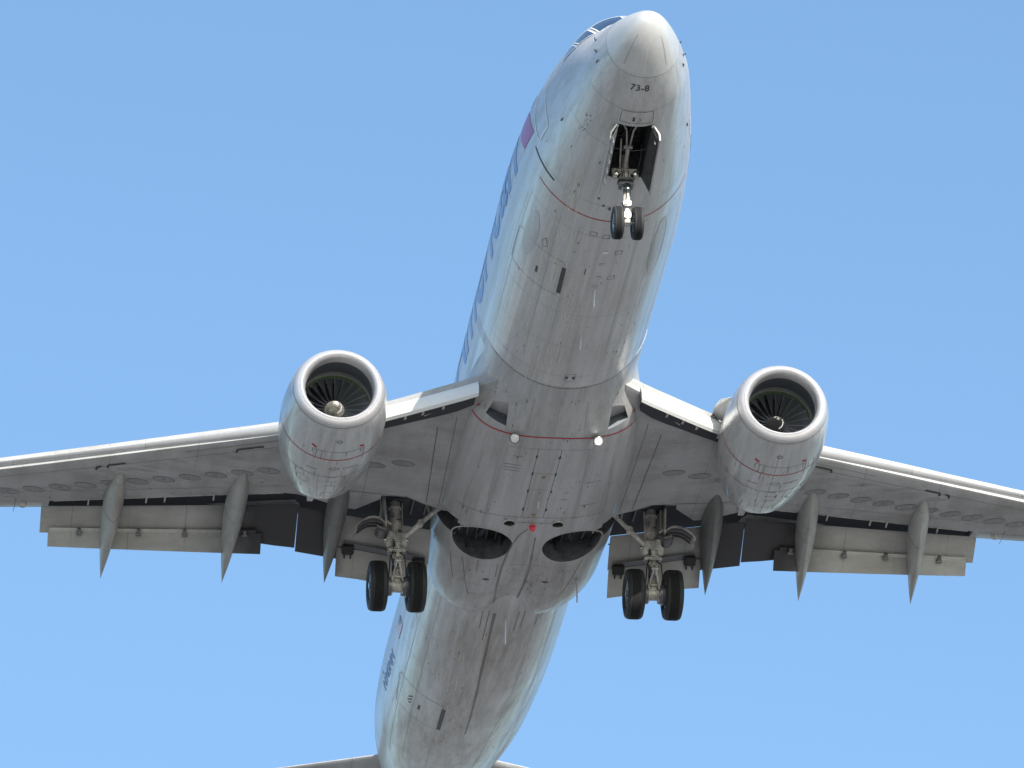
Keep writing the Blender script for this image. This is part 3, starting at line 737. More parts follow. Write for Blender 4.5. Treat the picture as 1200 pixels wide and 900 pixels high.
# ------------------------------------------------------------------ wheels
def tyre(mb, c, r_, wd, rim):
    h = wd/2
    mb.lathe(Vector(c)-Vector((0, h, 0)), (0, 1, 0), [(.14*wd, rim), (.04*wd, rim+.25*(r_-rim)), (0, rim+.55*(r_-rim)), (.05*wd, r_*.93), (.13*wd, r_*.975), (.22*wd, r_*.993), (.285*wd, r_), (.29*wd, r_*.985), (.315*wd, r_*.985), (.32*wd, r_),
        (.43*wd, r_*1.002), (.435*wd, r_*.985), (.46*wd, r_*.985), (.465*wd, r_*1.002), (.535*wd, r_*1.002), (.54*wd, r_*.985), (.565*wd, r_*.985), (.57*wd, r_*1.002),
        (.68*wd, r_), (.685*wd, r_*.985), (.71*wd, r_*.985), (.715*wd, r_), (.78*wd, r_*.993), (.87*wd, r_*.975), (.95*wd, r_*.93), (wd, rim+.55*(r_-rim)), (.96*wd, rim+.25*(r_-rim)), (.86*wd, rim)], 56,
        mis=[0]*6+[0, 1, 1, 1]+[0, 1, 1, 1, 0, 1, 1, 1, 0, 1, 1, 1]+[0]*5)
def rim(mb, c, rr, wd):
    for sg in (-1, 1):
        mb.lathe(Vector(c), (0, sg, 0), [(.30*wd, rr*1.03), (.37*wd, rr*1.02), (.36*wd, rr*.9), (.16*wd, rr*.8), (.14*wd, rr*.45), (.30*wd, rr*.36), (.32*wd, rr*.2), (.32*wd, .002)], 36)
        for k in range(10):
            a = 2*math.pi*k/10; p = Vector(c)+Vector((math.cos(a)*rr*.63, sg*.15*wd, math.sin(a)*rr*.63)); mb.cyl(p, p+Vector((0, sg*.03*wd, 0)), rr*.09, rr*.09, 10, 1)

# ------------------------------------------------------------------ main landing gear
def main_gear(s):
    Y = 2.87; ax = Vector((19.61, s*Y, -3.09)); g = MB()
    top = Vector((19.38, s*Y, -.85)); mid = Vector((19.52, s*Y, -2.28))
    dn = (ax-top).normalized()
    at = lambda z: top+dn*((z-top.z)/dn.z)
    g.tube([at(-.9), at(-1.35), at(-1.40), at(-1.9), at(-1.93), at(-2.05), at(-2.08), at(-2.34), at(-2.36)], [.115, .115, .13, .13, .16, .16, .135, .135, .15], 24, 0)
    g.tube([at(-2.36), at(-2.42)], .15, 24, 0); g.tube([at(-2.3), at(-2.95)], .082, 20, 1)
    g.tube([at(-2.72), at(-3.12)], [.10, .13], 20, 0)
    for z, r_ in ((-1.2, .145), (-1.62, .145), (-1.78, .145), (-2.2, .16), (-2.5, .10), (-2.62, .10)): g.tube([at(z), at(z-.035)], r_, 20, 0)
    # side rod and forward trunnion rod
    for dx, dy, r_, z1 in ((-.02, .24, .035, -2.0), (-.08, .34, .022, -1.9), (.1, .19, .02, -2.3), (-.05, -.16, .018, -2.3)):
        g.tube([at(-.95)+Vector((dx, s*dy, 0)), at(z1)+Vector((dx, s*dy*.8, 0))], r_, 10, 0)
    # clevises, collars and housings
    g.box(at(-1.98)+Vector((-.05, 0, 0)), (.30, .38, .22), 0, None, .03)
    g.box(at(-2.10)+Vector((-.12, s*.17, 0)), (.12, .13, .20), 0, None, .02); g.box(at(-2.10)+Vector((-.12, -s*.17, 0)), (.12, .13, .20), 0, None, .02)
    g.box(at(-2.30)+Vector((-.10, 0, 0)), (.16, .40, .07), 0, None, .02)
    g.cyl(at(-2.0)+Vector((-.02, -.26, 0)), at(-2.0)+Vector((-.02, .26, 0)), .06, .06, 14, 1)
    # axle with brakes
    g.cyl(ax+Vector((0, -.62, 0)), ax+Vector((0, .62, 0)), .075, .075, 20, 1); g.cyl(ax+Vector((0, -.16, 0)), ax+Vector((0, .16, 0)), .135, .135, 24, 0)
    gear = g.build('main_landing_gear', [M['offwhite'], M['steel']], air)
    for q in (-1, 1):
        bk = MB(); bk.lathe(ax+Vector((0, q*.12, 0)), (0, q, 0), [(0, .1), (.01, .21), (.07, .22), (.08, .24), (.18, .24), (.2, .1)], 28)
        for k in range(7): a = 2*math.pi*k/7; p = ax+Vector((math.cos(a)*.17, q*.10, math.sin(a)*.17)); bk.cyl(p, p+Vector((0, q*.06, 0)), .035, .035, 10, 1)
        bk.build('brake_pack', [M['darksteel'], M['offwhite']], gear)
    # torque links, in front of the piston
    tl = MB(); f = Vector((-.22, 0, 0)); kn = at(-2.66)+Vector((-.36, 0, 0))
    for q in (-1, 1):
        tl.tube([at(-2.38)+Vector((-.12, q*.11, 0)), kn+Vector((0, q*.02, 0))], [.032, .022], 8); tl.tube([at(-2.98)+Vector((-.12, q*.12, 0)), kn+Vector((0, q*.02, 0))], [.036, .022], 8)
    tl.cyl(kn-Vector((0, .07, 0)), kn+Vector((0, .07, 0)), .035, .035, 12)
    for z in (-2.44, -2.92): p = at(z)+Vector((-.13, 0, 0)); tl.cyl(p-Vector((0, .14, 0)), p+Vector((0, .14, 0)), .035, .035, 12)
    tl.tube([at(-2.52)+Vector((-.17, -.06, 0)), at(-2.52)+Vector((-.17, .06, 0))], .02, 8)
    tl.build('torque_link', M['offwhite'], gear)
    # side brace to the fuselage
    sb = MB(); a = Vector((19.0, s*1.95, -1.40)); b = Vector((19.42, s*2.78, -2.03)); m_ = a.lerp(b, .48)
    sb.tube([a, a.lerp(b, .1), a.lerp(b, .12), m_], [.075, .075, .055, .055], 12); sb.tube([m_, b.lerp(a, .1), b], [.062, .05, .07], 12)
    sb.cyl(m_+Vector((-.08, 0, 0)), m_+Vector((.08, 0, 0)), .07, .07, 14); sb.tube([a.lerp(b, .22)+Vector((0, 0, .02)), a.lerp(b, .28)+Vector((.0, 0, .28))], .03, 8)
    sb.cyl(b+Vector((-.1, 0, 0)), b+Vector((.1, 0, 0)), .05, .05, 12)
    sb.build('side_brace', M['offwhite'], gear)
    # hydraulic lines
    rnd = random.Random(5)
    for k in range(3):
        hl = MB(); y0 = rnd.uniform(-.13, .13); P = []
        for i in range(8): z = -1.95-.12*i; P.append(at(z)+Vector((-.155-.03*math.sin(i*1.3+k), y0+.05*math.sin(i*.9+k*2), 0)))
        hl.tube(P, .011, 6); hl.build('hydraulic_line', M['black'], gear)
    for q in (-1, 1):
        hl = MB(); hl.tube([at(-2.35)+Vector((-.15, q*.08, 0)), at(-2.5)+Vector((-.26, q*.16, 0)), at(-2.75)+Vector((-.26, q*.18, 0)), at(-3.0)+Vector((-.14, q*.2, 0))], .014, 6); hl.build('brake_hose', M['black'], gear)
    # junction boxes / cable clamps, small bright fittings
    for k in range(14):
        cl = MB(); z = rnd.uniform(-2.75, -1.4); cl.box(at(z)+Vector((-.15, rnd.uniform(-.13, .13), 0)), (.06, rnd.uniform(.03, .09), rnd.uniform(.02, .05)), 0, None, .006); cl.build('line_clamp', M['steel'], gear)
    # leg door: curved shell with ribs, outboard of the leg
    db = MB(); prof = [(3.10, -1.80), (3.17, -1.68), (3.28, -1.60), (3.37, -1.585), (3.50, -1.60), (3.63, -1.67), (3.74, -1.77), (3.82, -1.88)]
    prof = [(3.02, -1.86), (3.06, -1.90), (3.10, -1.92)][:0]+prof
    outer = [(19.1, s*y, z) for y, z in prof]; inner = [(19.1, s*(y+.0), z-.04) for y, z in prof]
    def shell(x0, x1, P, th, mi):
        ring0 = [(x0, s*y, z) for y, z in P]+[(x0, s*y, z-th) for y, z in reversed(P)]
        ring1 = [(x1, s*y, z) for y, z in P]+[(x1, s*y, z-th) for y, z in reversed(P)]
        db.loft([ring0, ring1], mi, False, True, True)
    shell(19.12, 19.60, prof, .035, 0)
    shell(19.16, 19.20, [(y, z-.035) for y, z in prof[1:-1]], .07, 1); shell(19.30, 19.33, [(y, z-.035) for y, z in prof[1:-1]], .07, 1); shell(19.44, 19.47, [(y, z-.035) for y, z in prof[1:-1]], .07, 1)
    P2 = [(2.98, -1.78), (3.05, -1.86), (3.12, -1.92), (3.20, -1.94), (3.28, -1.90), (3.34, -1.82)]
    shell(19.14, 19.5, P2, .03, 1)
    db.tube([(19.2, s*3.0, -1.76), (19.2, s*3.1, -1.66), (19.2, s*3.2, -1.70)], .035, 8, 0)
    db.tube([(19.3, s*2.95, -1.9), (19.3, s*3.3, -1.75)], .03, 8, 0)
    db.build('leg_door', [M['offwhite'], M['darksteel']], gear)
    # flat upper leg door on the outboard side of the strut, seen edge on
    ud = MB(); ud.sheet([(19.0, s*3.16, -1.05), (19.9, s*3.16, -1.05), (19.9, s*3.12, -1.75), (19.05, s*3.12, -1.75)], .035); ud.build('upper_leg_door', M['offwhite'], gear)
    for q in (-.43, .43):
        c = ax+Vector((0, q, 0)); tb = MB(); tyre(tb, c, .565, .40, .29); t_ = tb.build('tyre', [M['rubber'], M['groove']], gear)
        rb = MB(); rim(rb, c, .285, .40); rb.build('wheel_rim', [M['hub'], M['darksteel']], gear)
    # open leg bay in the wing root: pipes and structure
    for k in range(5): bb = MB(); bb.tube([(18.9+.14*k, s*2.05, -1.15+.03*k), (18.95+.14*k, s*2.6, -1.10), (19.0+.13*k, s*3.25, -1.02)], .022, 8); bb.build('hydraulic_line', M['darksteel'], gear)
    for y in (2.2, 2.5, 3.15): bb = MB(); bb.box((19.2, s*y, -1.12), (.9, .03, .22), 0); bb.build('bay_rib', M['darksteel'], gear)
    return gear
for s in (1, -1): main_gear(s)

# ------------------------------------------------------------------ nose landing gear
def nose_gear():
    ax = Vector((4.01, 0, -3.09)); g = MB(); top = Vector((3.98, 0, -1.45)); dn = (ax-top).normalized(); at = lambda z: top+dn*((z-top.z)/dn.z)
    g.tube([at(-1.5), at(-1.95), at(-1.98), at(-2.12), at(-2.14), at(-2.5), at(-2.52), at(-2.62)], [.085, .085, .12, .12, .095, .09, .105, .105], 22, 0)
    g.tube([at(-2.55), at(-2.85)], .058, 18, 1); g.tube([at(-2.78), at(-3.12)], [.075, .09], 18, 0)
    g.cyl((3.98, -.27, -1.86), (3.98, .27, -1.86), .062, .062, 18, 0)
    for q in (-1, 1): g.box((3.95, q*.22, -1.95), (.14, .09, .20), 0, None, .02); g.lathe((3.92, q*.2, -1.98), (-1, 0, 0), [(0, .05), (.08, .055), (.1, .001)], 16, 1)
    g.cyl(ax-Vector((0, .30, 0)), ax+Vector((0, .30, 0)), .045, .045, 16, 1)
    g.box(at(-2.12)+Vector((-.05, 0, 0)), (.26, .34, .05), 2, None, .012); g.box(at(-2.22)+Vector((-.03, 0, 0)), (.22, .30, .10), 2, None, .02)
    g.box(at(-2.68)+Vector((-.08, 0, 0)), (.12, .17, .13), 0, None, .02); g.box(at(-2.95)+Vector((-.05, 0, 0)), (.14, .14, .16), 0, None, .02)
    gear = g.build('nose_landing_gear', [M['offwhite'], M['steel'], M['darksteel']], air)
    tl = MB(); kn = at(-2.8)+Vector((.28, 0, 0))
    for q in (-1, 1):
        tl.tube([at(-2.58)+Vector((.08, q*.06, 0)), kn], [.022, .016], 8); tl.tube([at(-3.02)+Vector((.08, q*.06, 0)), kn], [.024, .016], 8)
    tl.build('torque_link', M['offwhite'], gear)
    db = MB(); db.tube([(3.92, 0, -1.80), (3.5, 0, -1.62), (3.45, 0, -1.6)], [.05, .045, .07], 12)
    for q in (-1, 1): db.tube([(3.45, q*.03, -1.6), (3.1, q*.07, -1.42), (2.8, q*.26, -1.25)], [.022, .02, .025], 10)
    db.tube([(3.9, .12, -1.85), (3.3, .16, -1.5)], .018, 8); db.cyl((3.45, -.09, -1.6), (3.45, .09, -1.6), .04, .04, 12)
    db.build('drag_brace', M['offwhite'], gear)
    for k, y0 in enumerate((-.06, .02, .07)):
        hl = MB(); hl.tube([at(-1.9-.13*i)+Vector((-.11, y0+.02*math.sin(i+k), 0)) for i in range(8)], .009, 6); hl.build('hydraulic_line', M['black'], gear)
    hl = MB(); hl.tube([(3.88, -.25, -1.9), (3.6, -.28, -1.75), (3.5, -.3, -1.5)], .02, 8)
    hl.build('hydraulic_line', M['black'], gear)
    lb = MB(); lb.lathe(at(-2.32)+Vector((-.10, 0, 0)), (-1, 0, 0), [(0, .03), (.03, .07), (.08, .085)], 20, 0); lb.lathe(at(-2.32)+Vector((-.16, 0, 0)), (-1, 0, 0), [(0, .08), (.01, .05), (.015, .001)], 20, 1)
    lb.build('taxi_light', [M['darksteel'], M['cabin_glass']], gear)
    for q in (-.205, .205):
        c = ax+Vector((0, q, 0)); tb = MB(); tyre(tb, c, .345, .215, .19); tb.build('tyre', [M['rubber'], M['groove']], gear)
        rb = MB(); rim(rb, c, .19, .21); rb.build('wheel_rim', [M['hub'], M['darksteel']], gear)
    for q in (-1, 1):   # long doors hanging either side of the well
        d_ = MB(); pass
        A = Vector((2.46, q*.40, -1.69)); B = Vector((4.13, q*.39, -1.89)); C_ = Vector((4.17, q*.54, -2.30)); E_ = Vector((2.56, q*.53, -1.98))
        rings = []
        for i in range(9):
            t_ = i/8; u = A.lerp(B, t_); l_ = E_.lerp(C_, t_); out_ = Vector((0, q*.045, 0)); m_ = u.lerp(l_, .55)+out_
            rings.append([u, m_, l_, l_-Vector((0, q*.03, 0)), m_-Vector((0, q*.035, 0)), u-Vector((0, q*.03, 0))])
        d_.loft(rings, 0, True, True, True)
        for f in d_.f: pass
        for i in range(5):
            t_ = .12+.19*i; u = A.lerp(B, t_); l_ = E_.lerp(C_, t_); d_.box(u.lerp(l_, .5)-Vector((0, q*.035, 0)), (.035, .03, .26), 3 if q > 0 else 1)
        d_.box(A+Vector((.04, -q*.03, .0)), (.05, .06, .06), 3, None, .01)
        # inner skin and ribs: port side dark, its shade painted into the colour
        d_.sheet([A-Vector((-.05, q*.048, .02)), B-Vector((.05, q*.048, .02)), C_-Vector((.08, q*.048, -.04)), E_-Vector((-.05, q*.048, -.04))], .006, 3 if q > 0 else 1)
        d_.build('nose_gear_door', [M['fuselage'], M['well'], M['darksteel'], M['doorskin']], air)
    # plumbing in the well roof
    rnd = random.Random(2)
    for k in range(6): pb = MB(); y0 = -.3+.12*k; pb.tube([(2.55, y0, -1.12), (3.4, y0+rnd.uniform(-.05, .05), -1.10), (4.05, y0, -1.12)], .018, 6); pb.build('well_pipe', M['darksteel'], fuselage)
    for x in (2.8, 3.3, 3.8): pb = MB(); pb.box((x, 0, -1.09), (.04, .68, .05)); pb.build('well_frame', M['darksteel'], fuselage)
nose_gear()

# ------------------------------------------------------------------ tail
def surface(name, st, mat, parent, n=12):
    """st: list of (tip point LE, chord, thickness) with direction of thickness; symmetric section"""
    mb = MB(); rings = []
    for le, c_, th, nz in st:
        le = Vector(le); nz = Vector(nz); P = []
        for i in range(n+1): u = (1-math.cos(math.pi*i/n))/2; P.append((u, th*(1.48*math.sqrt(u)-.63*u-1.76*u*u+1.42*u**3-.51*u**4)))
        rings.append([le+Vector((c_*u, 0, 0))+nz*z for u, z in P]+[le+Vector((c_*u, 0, 0))-nz*z for u, z in reversed(P[1:-1])])
    mb.loft(rings, 0, True, True, True); return mb.build(name, mat, parent)
for s in (1, -1):
    surface('horizontal_stabilizer', [((34.5, s*.3, .86), 4.0, .36, (0, 0, 1)), ((35.15, s*1.05, .96), 3.4, .33, (0, 0, 1)), ((39.4, s*7.18, 2.0), 1.15, .10, (0, 0, 1))], M['slat'] if False else M['wing'], air)
surface('vertical_fin', [((29.5, 0, 1.7), 8.2, .3, (0, 1, 0)), ((32.2, 0, 3.0), 5.6, .28, (0, 1, 0)), ((36.4, 0, 9.0), 2.1, .1, (0, 1, 0))], M['fuselage'], air)
mb = MB(); mb.loft([[Vector((x, r_*math.sin(2*math.pi*k/24), z-r_*math.cos(2*math.pi*k/24))) for k in range(24)] for x, r_, z in ((37.9, .22, 1.36), (38.4, .17, 1.42), (38.8, .13, 1.46))], 0, True, True, True)
mb.build('tail_cone_exhaust', M['nozzle'], air)

# ------------------------------------------------------------------ markings and fittings on the fuselage
def text_on(body, text, x0, phi0, L, H, mat, name, parent, bold=0, axis='x', dirn=-1, off=.006, label=None, shear=0):
    """lettering wrapped onto a body. axis 'x': runs along the fuselage (dirn -1 = towards the nose), tops towards larger |phi|;
       axis 'phi': runs across the belly from +phi to -phi with the tops towards the nose"""
    cu = bpy.data.curves.new('t', 'FONT'); cu.body = text; cu.size = 1; cu.offset = bold; cu.shear = shear; cu.resolution_u = 4
    o = bpy.data.objects.new('t', cu); col.objects.link(o); bpy.context.view_layer.update()
    me = bpy.data.meshes.new_from_object(o.evaluated_get(bpy.context.evaluated_depsgraph_get())); bpy.data.objects.remove(o)
    bm = bmesh.new(); bm.from_mesh(me)
    xs_ = [v.co.x for v in bm.verts]; ys_ = [v.co.y for v in bm.verts]; a, b = min(xs_), max(xs_); c0 = 0; c1 = max(ys_)
    for v in bm.verts: v.co.x = (v.co.x-a)/(b-a)*L; v.co.y = (v.co.y-c0)/(c1-c0)*H
    bmesh.ops.triangulate(bm, faces=bm.faces[:])
    for _ in range(6):
        ed = [e for e in bm.edges if e.calc_length() > max(.14, H*.12)]
        if not ed: break
        bmesh.ops.subdivide_edges(bm, edges=ed, cuts=1); bmesh.ops.triangulate(bm, faces=bm.faces[:])
    for v in bm.verts:
        if axis == 'x':
            x = x0+dirn*v.co.x; sg = 1 if phi0 > 0 else -1; ph = phi0+sg*v.co.y/1.9
        else:
            x = x0-v.co.y; ph = phi0-v.co.x/body.rad(x0, 0)
        v.co = on(body, x, ph, off)
    bm.to_mesh(me); bm.free(); me.materials.clear(); me.materials.append(mat)
    ob = bpy.data.objects.new(name, me); me.name = name; col.objects.link(ob); ob.parent = parent
    if label: ob['label'] = label
    return ob
def fill(body, pts, mi, mb, off=.005, n=6):
    """patch over a four-sided (x, phi) area, corners in order"""
    a, b, c_, d_ = [Vector(p) for p in pts]; V = []
    for i in range(n+1):
        for j in range(n+1):
            u, v = i/n, j/n; p = a.lerp(b, u).lerp(d_.lerp(c_, u), v); V.append(on(body, p.x, p.y, off))
    mb.add(V, [(i*(n+1)+j, i*(n+1)+j+1, (i+1)*(n+1)+j+1, (i+1)*(n+1)+j) for i in range(n) for j in range(n)], mi)

D = MB(); D.mats = [M['line'], M['faint'], M['red'], M['black'], M['white'], M['text'], M['patch'], M['brown'], M['keel_streak'], M['side_oval'], M['scuff']]
deg = lambda L_: [(x, R(a)) for x, a in L_]
arc = lambda x, a0, a1: [(x, R(a0+(a1-a0)*i/24)) for i in range(25)]
ribbon(D, FUS, arc(5.74, -64, 56), .030, 2, .005, 9)
ribbon(D, FUS, arc(5.33, 44, 73), .050, 3, .006, 9)
for sg in (1, -1):     # entry doors outlined in white
    x0, x1 = (4.38, 5.10) if sg > 0 else (3.75, 4.62)
    ribbon(D, FUS, deg([(x0+.06, sg*72), (x1-.06, sg*72), (x1, sg*76), (x1, sg*135), (x1-.06, sg*139), (x0+.06, sg*139), (x0, sg*135), (x0, sg*76)]), .050, 4, .008, .1, True)
# cargo doors on the starboard side
ribbon(D, FUS, deg([(7.78, 20.5), (8.95, 20.5), (9.02, 22), (9.02, 56), (8.94, 59), (7.80, 59), (7.72, 56), (7.72, 22)]), .014, 1, .004, .12, True)
ribbon(D, FUS, deg([(7.90, 20.3), (8.90, 20.0)]), .095, 5, .006); ribbon(D, FUS, deg([(8.40, 37), (8.62, 37)]), .055, 5, .006)
ribbon(D, FUS, deg([(7.25, 36), (7.4, 38.5), (7.62, 37), (7.5, 34)]), .012, 0, .005, .1, True)
ribbon(D, FUS, deg([(28.12, 21), (29.55, 21), (29.64, 23), (29.55, 60), (28.1, 63), (28.0, 60), (28.02, 23)]), .014, 1, .004, .12, True)
ribbon(D, FUS, deg([(28.2, 20.8), (29.58, 20.6)]), .10, 5, .006); ribbon(D, FUS, deg([(28.7, 39), (28.95, 39)]), .06, 5, .006)
for k in range(8): ribbon(D, FUS, deg([(28.5+.06*k, 46+1.2*(k % 3)), (28.58+.06*k, 47+1.2*(k % 3))]), .03, 5, .005, 9)
# hatch ahead of the nose gear
ribbon(D, FUS, deg([(2.03, 16.5), (2.36, 15), (2.36, -15), (2.03, -16.5)]), .012, 0, .004, .1, True); fill(FUS, deg([(2.18, 4), (2.18, 2), (2.30, 2), (2.30, 4)]), 5, D, .006, 2)
ribbon(D, FUS, deg([(2.2, -2), (2.26, -4), (2.3, -1)]), .012, 5, .006)
# skin joints: circumferential and lengthwise laps, broken and faint
for x_ in (2.0, 3.2, 5.2, 6.4, 9.6, 10.9, 12.1): ribbon(D, FUS, arc(x_, -60, 60), .007, 1, .003, 9)
for x_ in (23.6, 25.0, 26.6, 28.0, 30.4, 32.0): ribbon(D, FUS, arc(x_, -70, 70), .008, 1, .003, 9)
for a in (-31, -18, 18, 31, 58, -58): ribbon(D, FUS, [(x_, R(a)) for x_ in np.arange(6.2, 12.5, .7)], .007, 1, .003)
for a in (-40, -22, 22, 58, 44): ribbon(D, FUS, [(x_, R(a)) for x_ in np.arange(22.2, 33, .8)], .008, 1, .003)
# static ports, drains, placards along the keel
for x_, a, wd in ((6.97, -.6, .10), (7.45, -.2, .07), (7.97, -.6, .07), (8.35, .3, .05)): fill(FUS, deg([(x_-wd/2, a-1.6), (x_+wd/2, a-1.6), (x_+wd/2, a+1.6), (x_-wd/2, a+1.6)]), 4 if wd > .09 else 6, D, .006, 2)
for x_, a in ((7.0, -8.4), (8.0, -7.9), (6.35, 1.5), (6.3, 9)): ribbon(D, FUS, deg([(x_-.07, a-2), (x_+.07, a-2), (x_+.07, a+2), (x_-.07, a+2)]), .014, 0, .005, 9, True)
for x_, a, L_ in ((5.22, 4, .10), (5.16, 8, .06), (4.95, 12, .05), (7.7, 8, .22), (12.1, 2, .1), (12.1, -2, .1)): ribbon(D, FUS, deg([(x_, a), (x_+L_, a)]), .05 if L_ < .2 else .02, 5, .006)
ribbon(D, FUS, deg([(12.0, -3), (12.0, 3), (12.3, 3), (12.3, -3)]), .01, 0, .005, .1, True)
rnd = random.Random(21)
for k in range(40): x_ = rnd.uniform(2.7, 3.3); a = rnd.uniform(36, 44); ribbon(D, FUS, deg([(x_, a), (x_+.03, a+.5)]), .012, 5, .006, 9) if k < 22 else None
for k in range(150):
    x_ = rnd.choice((rnd.uniform(2, 12.3), rnd.uniform(22.5, 33))); a = rnd.gauss(0, 30); L_ = rnd.uniform(.02, .10)
    if 2.2 < x_ < 5 and abs(a) < 17: continue
    ribbon(D, FUS, deg([(x_, a), (x_+L_, a+rnd.uniform(-.5, .5))]), rnd.uniform(.008, .02), rnd.choice((0, 0, 1, 5, 6)), .004, 9)
for k in range(330):     # long pale scuffs of worn paint low on the starboard side of the keel
    aft = k > 250; x_ = rnd.uniform(6.3, 12.3) if not aft else rnd.uniform(22.8, 31.5); cl_ = rnd.choice((11, 15, 19, 27, 33)) if not aft else rnd.choice((16, 24, 30, 62))
    a = rnd.gauss(cl_, 1.6 if not aft else 3)
    L_ = min(rnd.expovariate(3.5)+.03, 1.1)
    ribbon(D, FUS, [(x_, R(a)), (x_+L_, R(a+rnd.uniform(-.4, .4)))], rnd.uniform(.004, .012), 10, .004, .5)
for k in range(60): x_ = rnd.uniform(4.2, 5.6); a = rnd.gauss(28, 4); ribbon(D, FUS, deg([(x_, a), (x_+rnd.uniform(.05, .5), a)]), rnd.uniform(.004, .012), 10, .004, .5)
# darker oval areas low on both sides
oval(D, FUS, 7.55, R(48), .85, .20, 9, .0035, 40)
oval(D, FUS, 7.45, R(-38), 1.08, .17, 9, .0035, 40); ring(D, FUS, 7.45, R(-38), 1.11, .20, .035, 6)
# long dark line trailing from the keel
P = [(22.7, 6.3), (23.2, 6.2), (24.4, 5.4), (25.6, 4.6), (27, 3), (28.4, 1.2), (29.6, 0)]
for (p, q), wd in zip(zip(P[:-1], P[1:]), (.07, .06, .06, .055, .045, .03)): ribbon(D, FUS, deg([p, q]), wd, 8, .004)
for a, x1 in ((10, 23.4), (-9, 22.9), (-13, 22.8), (-24, 22.9), (14, 22.9), (-27, 22.7)): ribbon(D, FUS, deg([(22.6, a), (x1+.6, a*.95)]), .018, 8, .004)
append_mesh(fuselage, D)

# cockpit windows
def pane(pts, nm='cockpit_window'):
    g_ = MB(); fill(FUS, deg(pts), 0, g_, .008, 8); o = g_.build(nm, M['glass'], fuselage, fix=False)
    f_ = MB(); ribbon(f_, FUS, deg(pts), .028, 0, .010, .1, True); f_.build('window_frame', M['white'], o, fix=False)
for sg in (1, -1):
    pane([(1.93, sg*172), (2.02, sg*137), (2.62, sg*142), (2.50, sg*172)])
    pane([(2.08, sg*133), (2.55, sg*119), (3.05, sg*127), (2.68, sg*139)])
    pane([(2.62, sg*117), (3.35, sg*112), (3.30, sg*124), (3.10, sg*125)])
# cabin windows
base_win = None
for sg in (1, -1):
    base_win = None
    for k in range(47):
        x_ = 7.9+.508*k
        if x_ > 30: break
        if base_win is None:
            g_ = MB(); c0 = R(sg*99)
            oval(g_, FUS, 0+x_, c0, .11, .17, 0, .003, 20); base_win = g_.build('cabin_window', M['cabin_glass'], fuselage, fix=False); xb = x_
        else:
            c_ = base_win.copy(); col.objects.link(c_); c_.parent = fuselage; c_.location = (x_-xb, 0, 0)
text_on(FUS, 'American', 16.2, R(82.5), 9.45, 1.62, M['blue'], 'title_lettering', fuselage, .012, off=.006)
text_on(FUS, 'American', 6.2, R(-82.5), 9.45, 1.62, M['blue'], 'title_lettering', fuselage, .012, dirn=1, off=.006)
text_on(FUS, 'N945NN', 29.98, R(74.0), 1.95, .27, M['navy'], 'registration_lettering', fuselage, .02, off=.010)
text_on(FUS, '73-8', 1.44, R(16.2), .40, .15, M['text'], 'fleet_number', fuselage, .01, axis='phi', off=.006)
# emblem behind the forward door: red lower wing, blue upper wing
for sg in (1, -1):
    e_ = MB(); fill(FUS, deg([(5.24, sg*84), (6.02, sg*84.5), (6.42, sg*103), (5.62, sg*104)]), 0, e_, .008); fill(FUS, deg([(5.62, sg*104), (6.42, sg*103), (6.48, sg*112), (6.10, sg*118)]), 0, e_, .008)
    fill(FUS, deg([(5.66, sg*122), (6.1, sg*119), (6.7, sg*138), (6.5, sg*150)]), 1, e_, .008)
    e_.build('tail_bird_emblem' if False else 'wing_emblem', [M['redpurple'], M['blue']], fuselage, 'red and blue wing emblem behind the forward door', fix=False)
    f_ = MB(); fx = 26.35
    for i in range(7): fill(FUS, deg([(fx, sg*(75+i*1.25)), (fx+.72, sg*(75+i*1.25)), (fx+.72, sg*(76.25+i*1.25)), (fx, sg*(76.25+i*1.25))]), 0 if i % 2 == 0 else 1, f_, .008, 2)
    fill(FUS, deg([(fx, sg*79.5), (fx+.3, sg*79.5), (fx+.3, sg*83.8), (fx, sg*83.8)]), 2, f_, .012, 2)
    f_.build('flag', [M['flagred'], M['white'], M['navy']], fuselage, fix=False)
# probes and vanes beside the nose
for x_, a in ((1.69, 116), (1.49, 92)):
    for sg in (1, -1):
        p = on(FUS, x_, R(sg*a), 0); n_ = FUS.normal(x_, R(sg*a)); v_ = MB(); v_.cyl(p, p+n_*.01, .036, .03, 16); v_.tube([p, p+n_*.035, p+n_*.045+Vector((-.06, 0, 0))], .010, 8); v_.build('pitot_probe', M['black'], fuselage)
for x_, a in ((1.50, 77), (3.71, 62)):
    for sg in (1, -1):
        p = on(FUS, x_, R(sg*a), 0); n_ = FUS.normal(x_, R(sg*a)); v_ = MB(); v_.sheet([p-n_*.01+Vector((-.07, 0, 0)), p+n_*.03, p+n_*.03+Vector((.07, 0, 0)), p-n_*.01+Vector((.06, 0, 0))], .012); v_.build('air_data_vane', M['darksteel'], fuselage)
def blade(x_, y, L_, H_, nm='blade_antenna', par=fuselage, mt='white', z=-1.99, lean=.2):
    v_ = MB(); v_.loft([[Vector((x_+q*L_/2*a+lean*t_*1.0+.0, y+.022*(1-.4*t_)*b, z-H_*t_)) for a, b in ((-1, 0), (-.5, .8), (.2, 1), (1, 0), (.2, -1), (-.5, -.8))] for t_, q in ((0, 1), (.6, .8), (1, .45))], 0, False, True, True)
    return v_.build(nm, M[mt], par)
blade(8.55, -.02, .26, .28); blade(22.95, -.05, .16, .52, 'drain_mast'); blade(10.5, .0, .30, .20, lean=.12)
blade(20.72, -1.36, .16, .52, 'drain_mast', fairing, 'offwhite', -2.12, .15)

